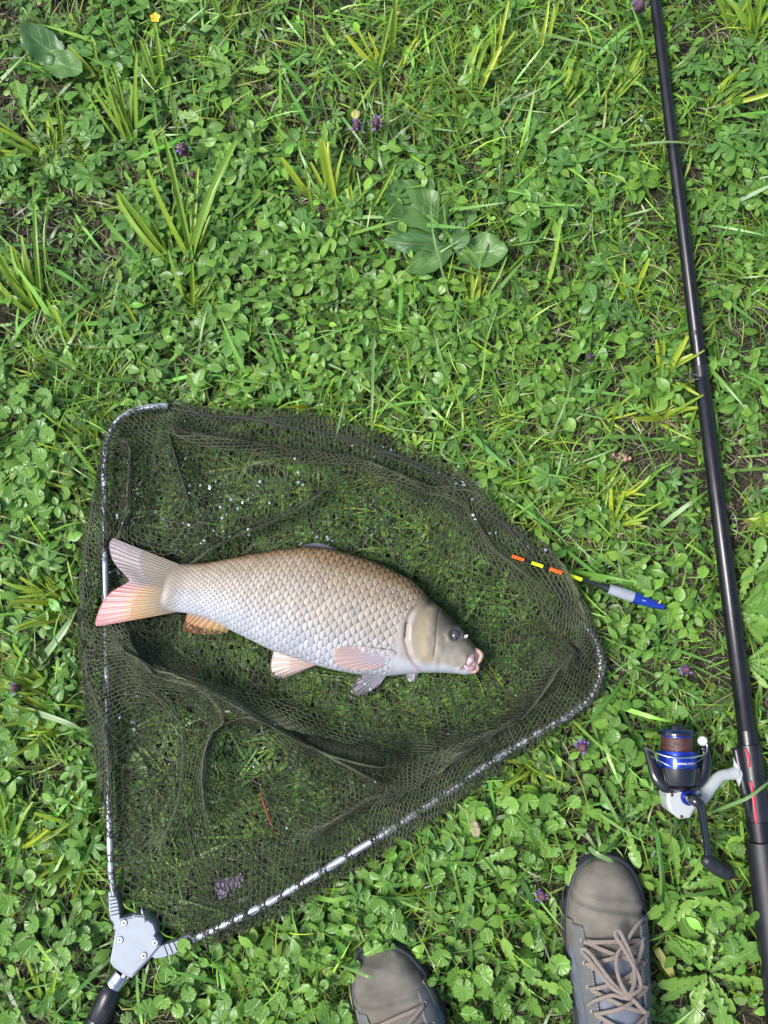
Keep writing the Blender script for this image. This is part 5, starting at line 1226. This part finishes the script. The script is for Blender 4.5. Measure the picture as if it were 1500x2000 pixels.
def shoe_surf(t, s_):
    """t metres behind the toe, s_ in -1..1 across; returns across x, height z"""
    hw = shoe_hw(t)-.003; top = shoe_h(t); base = .018
    a = s_*math.pi/2
    ex = np.interp(t, [0, .08, .16, .296], [.80, .80, .70, .55])
    x = hw*np.sign(s_)*np.abs(np.sin(a))**ex*1.0
    z = base+(top-base)*np.abs(np.cos(a))**np.interp(t, [0, .1, .2], [.75, .8, .75])
    return x, z
def make_shoe(S, lab, side):
    o2, ex, ey = shoe_frame(S); D = S.get('thr', 0.)
    root = empty('shoe', (o2[0]-ey[0]*.14, o2[1]-ey[1]*.14, 0), lab, 'shoe', None)
    def W(x, t, z): return np.stack([o2[0]+ex[0]*x-ey[0]*t, o2[1]+ex[1]*x-ey[1]*t, z+0*x], -1)
    def patch(name, t0, t1, s0, s1, m, off=0.0, nt_=60, ns=40, s0f=None, s1f=None, thick=.0018, t0f=None, relief=None):
        tt_ = np.linspace(0, 1, nt_)[:, None]; ss = np.linspace(0, 1, ns)[None]
        S0 = s0f(tt_) if s0f else s0; S1 = s1f(tt_) if s1f else s1
        s_ = S0+(S1-S0)*ss
        T0_ = t0f(s_) if t0f else t0
        t = T0_+(t1-T0_)*tt_*np.ones_like(s_)
        x, z = shoe_surf(t, s_); P_ = W(x, t, z)
        gu, gv = np.gradient(P_, axis=0), np.gradient(P_, axis=1); n_ = np.cross(gu, gv); n_ /= np.linalg.norm(n_, axis=2)[..., None]+1e-12
        if n_[nt_//2, ns//2, 2] < 0: n_ = -n_
        rf = relief(t, s_) if relief else 0
        A = P_+n_*(off+rf)[..., None] if relief else P_+n_*off
        B_ = P_+n_*(off-thick)
        ix = np.arange(nt_*ns).reshape(nt_, ns); N_ = nt_*ns
        q = np.stack([ix[:-1, :-1], ix[1:, :-1], ix[1:, 1:], ix[:-1, 1:]], -1).reshape(-1, 4)
        rim = np.concatenate([ix[0, :], ix[1:, -1], ix[-1, -2::-1], ix[-2:0:-1, 0]]); r2 = np.roll(rim, -1)
        q = np.vstack([q, q[:, ::-1]+N_, np.stack([rim, r2, r2+N_, rim+N_], 1)])
        return mesh_obj(name, np_mesh(name, np.vstack([A.reshape(-1, 3), B_.reshape(-1, 3)]), tris(q), m, smooth=True), root)
    # sole: two stacked rubber layers
    tt_ = np.concatenate([np.linspace(0, .03, 16), np.linspace(.035, .27, 34), np.linspace(.273, .296, 12)])
    def outline(g): 
        hw = shoe_hw(tt_)+g; hw = np.maximum(hw, .001); tl = tt_-g*np.clip((.05-tt_)/.05, 0, 1)+g*np.clip((tt_-.27)/.026, 0, 1)
        return np.concatenate([hw, -hw[::-1]]), np.concatenate([tl, tl[::-1]])
    for nm, g0, g1, z0, z1 in (('sole', .001, .0045, -.002, .014), ('rand', .0035, .0010, .013, .0265)):
        x0, t0_ = outline(g0); x1, t1_ = outline(g1); b = W(x0, t0_, z0); t_ = W(x1, t1_, z1); n = len(b)
        x2, t2_ = outline(g1-.004); ti = W(x2, t2_, z1)
        Vv = np.vstack([b, t_, ti]); e_ = np.arange(n); f_ = (e_+1) % n
        q = np.vstack([np.stack([e_, f_, n+f_, n+e_], 1), np.stack([n+e_, n+f_, 2*n+f_, 2*n+e_], 1)])
        T_ = list(tris(q)); 
        me = np_mesh(nm, Vv, np.array(T_), M_SOLE, smooth=False); ob = mesh_obj(nm, me, root)
        es = ob.modifiers.new('b', 'BEVEL'); es.width = .0012; es.segments = 2; es.limit_method = 'ANGLE'; es.angle_limit = R(40)
    tube_obj('rand_groove', W(*[np.append(v_, v_[0]) for v_ in outline(.0012)], .0262), .0007, M_LIN, root, 5)
    crease = VNoise(.011, 5); big = VNoise(.035, 6)
    def vamp_rel(t, s_):
        k = np.exp(-((t-.048-.012*s_)/.004)**2)*.0014+np.exp(-((t-.062-.016*s_)/.005)**2)*.0020-np.exp(-((t-.055-.014*s_)/.004)**2)*.0014
        return k+.0012*big(t*1.0, s_*.05)+.0003*crease(t, s_*.06)
    patch('toe_vamp', .0005, .105+D, -1, 1, M_SUEDE, .0, 70, 56, relief=vamp_rel)
    def lea_rel(t, s_): return .0016*np.abs(np.sin(t*150+s_*2.2+1.5*big(t, s_*.1)))**2*np.clip(np.abs(s_)-.55, 0, .4)*2.5
    med = -1 if side == 'R' else 1                            # medial side
    for sg in (-1, 1):
        patch('quarter', .095+D, .295, sg*1.0, sg*.36, M_LEATH, .0010, 70, 30, relief=lea_rel)
        patch('eyestay', .074+D, .255, 0, 0, M_LEATH2, .0032, 60, 16, s0f=lambda q, g=sg: g*(.72-.12*q), s1f=lambda q, g=sg: g*(.36+.10*np.exp(-(q/.1)**2)-.04*q), thick=.003)
        patch('strap_patch', .070+D, .100+D, sg*.99, sg*.70, M_SUEDE, .0036, 16, 16, thick=.003)
    patch('tongue', .088+D, .270, -.50, .50, M_LEATH, -.0012, 60, 24, relief=lambda t, s_: .004*np.cos(s_*3)*np.clip((t-.17)/.05, 0, 1)+.0006*np.sin(t*420)*np.clip((t-.19)/.03, 0, 1))
    patch('collar_lining', .225, .29, -.55, .55, M_LIN, -.012, 14, 20)
    # stitching: rows of short pale threads
    VV, TT, nn = [], [], 0
    def stitch(tv, sv, off, every=.0032):
        nonlocal nn
        x, z = shoe_surf(tv, sv); P_ = W(x, tv, z+off); L = np.concatenate([[0], np.cumsum(np.linalg.norm(np.diff(P_, axis=0), axis=1))])
        for a in np.arange(0, L[-1]-.002, every):
            p0 = np.array([np.interp(a, L, P_[:, k]) for k in range(3)]); p1 = np.array([np.interp(a+.0019, L, P_[:, k]) for k in range(3)])
            v, q = tube(np.array([p0, p1]), .00032, 4); VV.append(v); TT.append(tris(q)+nn); nn += len(v)
    lin = np.linspace(0, 1, 60)
    for sg in (-1, 1):
        stitch(.076+D+.176*lin, sg*(.39+.10*np.exp(-(lin/.1)**2)-.04*lin), .0046); stitch(.076+D+.176*lin, sg*(.41+.10*np.exp(-(lin/.1)**2)-.04*lin), .0046)
        stitch(.078+D+.174*lin, sg*(.69-.12*lin), .0046); stitch(.0715+D+.027*lin, sg*(.95-.22*lin), .0052); stitch(.0985+D-.027*lin, sg*(.95-.22*lin), .0052)
    stitch(.101+D-0*lin, -.36+.72*lin, .0016); stitch(.0985+D-0*lin, -.36+.72*lin, .0016)
    mesh_obj('stitching', np_mesh('stitching', np.vstack(VV), np.vstack(TT), M_STITCH), root)
    # laces: rows crossing between the eyelets
    def lp(t, s_, lift):
        x, z = shoe_surf(np.array([t]), np.array([s_])); return W(x, np.array([t]), z+lift)[0]
    rows = [D+q_ for q_ in (.089, .112, .136, .160, .185, .208)]
    for k in range(len(rows)-1):
        for sg in (-1, 1):
            a, b = rows[k], rows[k+1]
            tube_obj('lace', [lp(a, sg*.50, .002), lp(a+.001, sg*.42, .0068), lp((a+b)/2, 0, .0065+.0022*(sg > 0)), lp(b-.001, -sg*.42, .0068), lp(b, -sg*.50, .002)], .0026, M_LACE, root, 8, flat=.28, samples=26)
    tube_obj('lace', [lp(rows[0], -.50, .002), lp(rows[0]-.001, -.3, .0068), lp(rows[0]-.002, 0, .0062), lp(rows[0]-.001, .3, .0068), lp(rows[0], .50, .002)], .0027, M_LACE, root, 8, flat=.28, samples=24)
    for t in rows:
        for sg in (-1, 1):
            c = lp(t, sg*.52, .0036); tube_obj('eyelet', [c+np.array([math.cos(a)*.0022, math.sin(a)*.0022, 0]) for a in np.linspace(0, 6.28, 13)], .0007, M_STITCH, root, 5)
    return root, W, lp
shR, WR, lpR = make_shoe(SHOE_R, 'right suede and grey leather shoe with beige laces tied in a bow', 'R')
shL, WL, lpL = make_shoe(SHOE_L, 'left suede shoe set farther back, only its toe and first lace in view', 'L')
# the bow on the right shoe, drawn over its tongue
def on_shoe(S, px, py, lift):
    o2, ex, ey = shoe_frame(S); z = .08
    for _ in range(6):
        P_ = at(px, py, z); d_ = P_[:2]-o2; x = float(d_@ex); t = float(np.clip(-(d_@ey), 0, .29)); hw = float(shoe_hw(t))-.003
        ss = np.linspace(-1, 1, 201); xx, zz = shoe_surf(np.full(201, t), ss); z = float(np.interp(x, xx, zz))+lift
    return at(px, py, z)
def lz(X, Y): return (1060+X/5.556, 1640+Y/5.556)
for pts, lift, nm in [([(905,1690),(760,1610),(620,1450),(510,1310),(430,1220),(440,1185),(520,1240),(640,1400),(760,1560),(880,1680)], .016, 'lace_loop'),
                  ([(925,1690),(850,1560),(805,1400),(815,1240),(900,1120),(1000,960),(1060,890)], .017, 'lace_end'), ([(940,1700),(1060,1620),(1050,1500),(980,1360),(880,1180),(800,1060),(790,1000),(830,990),(900,1120),(970,1290),(1000,1440),(990,1580),(940,1690)], .022, 'lace_loop'),
                  ([(960,1560),(985,1440),(1040,1300),(1080,1180),(1085,1120)], .014, 'lace_end'), ([(880,1720),(760,1690),(620,1730),(530,1770),(495,1810)], .009, 'lace_end'), ([(960,1710),(1040,1800),(1120,1880)], .009, 'lace_end')]:
    tube_obj(nm, [on_shoe(SHOE_R, *lz(*p), lift) for p in pts], .0024, M_LACE, shR, 8, flat=.32, samples=60)
for a, b in (((1060,890),(1125,815)), ((1085,1120),(1092,1035))):
    tube_obj('lace_tip', [on_shoe(SHOE_R, *lz(*a), .017), on_shoe(SHOE_R, *lz(*b), .013)], .0013, M_LEATH, shR, 8)
kc = on_shoe(SHOE_R, *lz(920, 1700), .012); ball('lace_knot', kc, .0052, M_LACE, shR, (1.25, .85, .8))
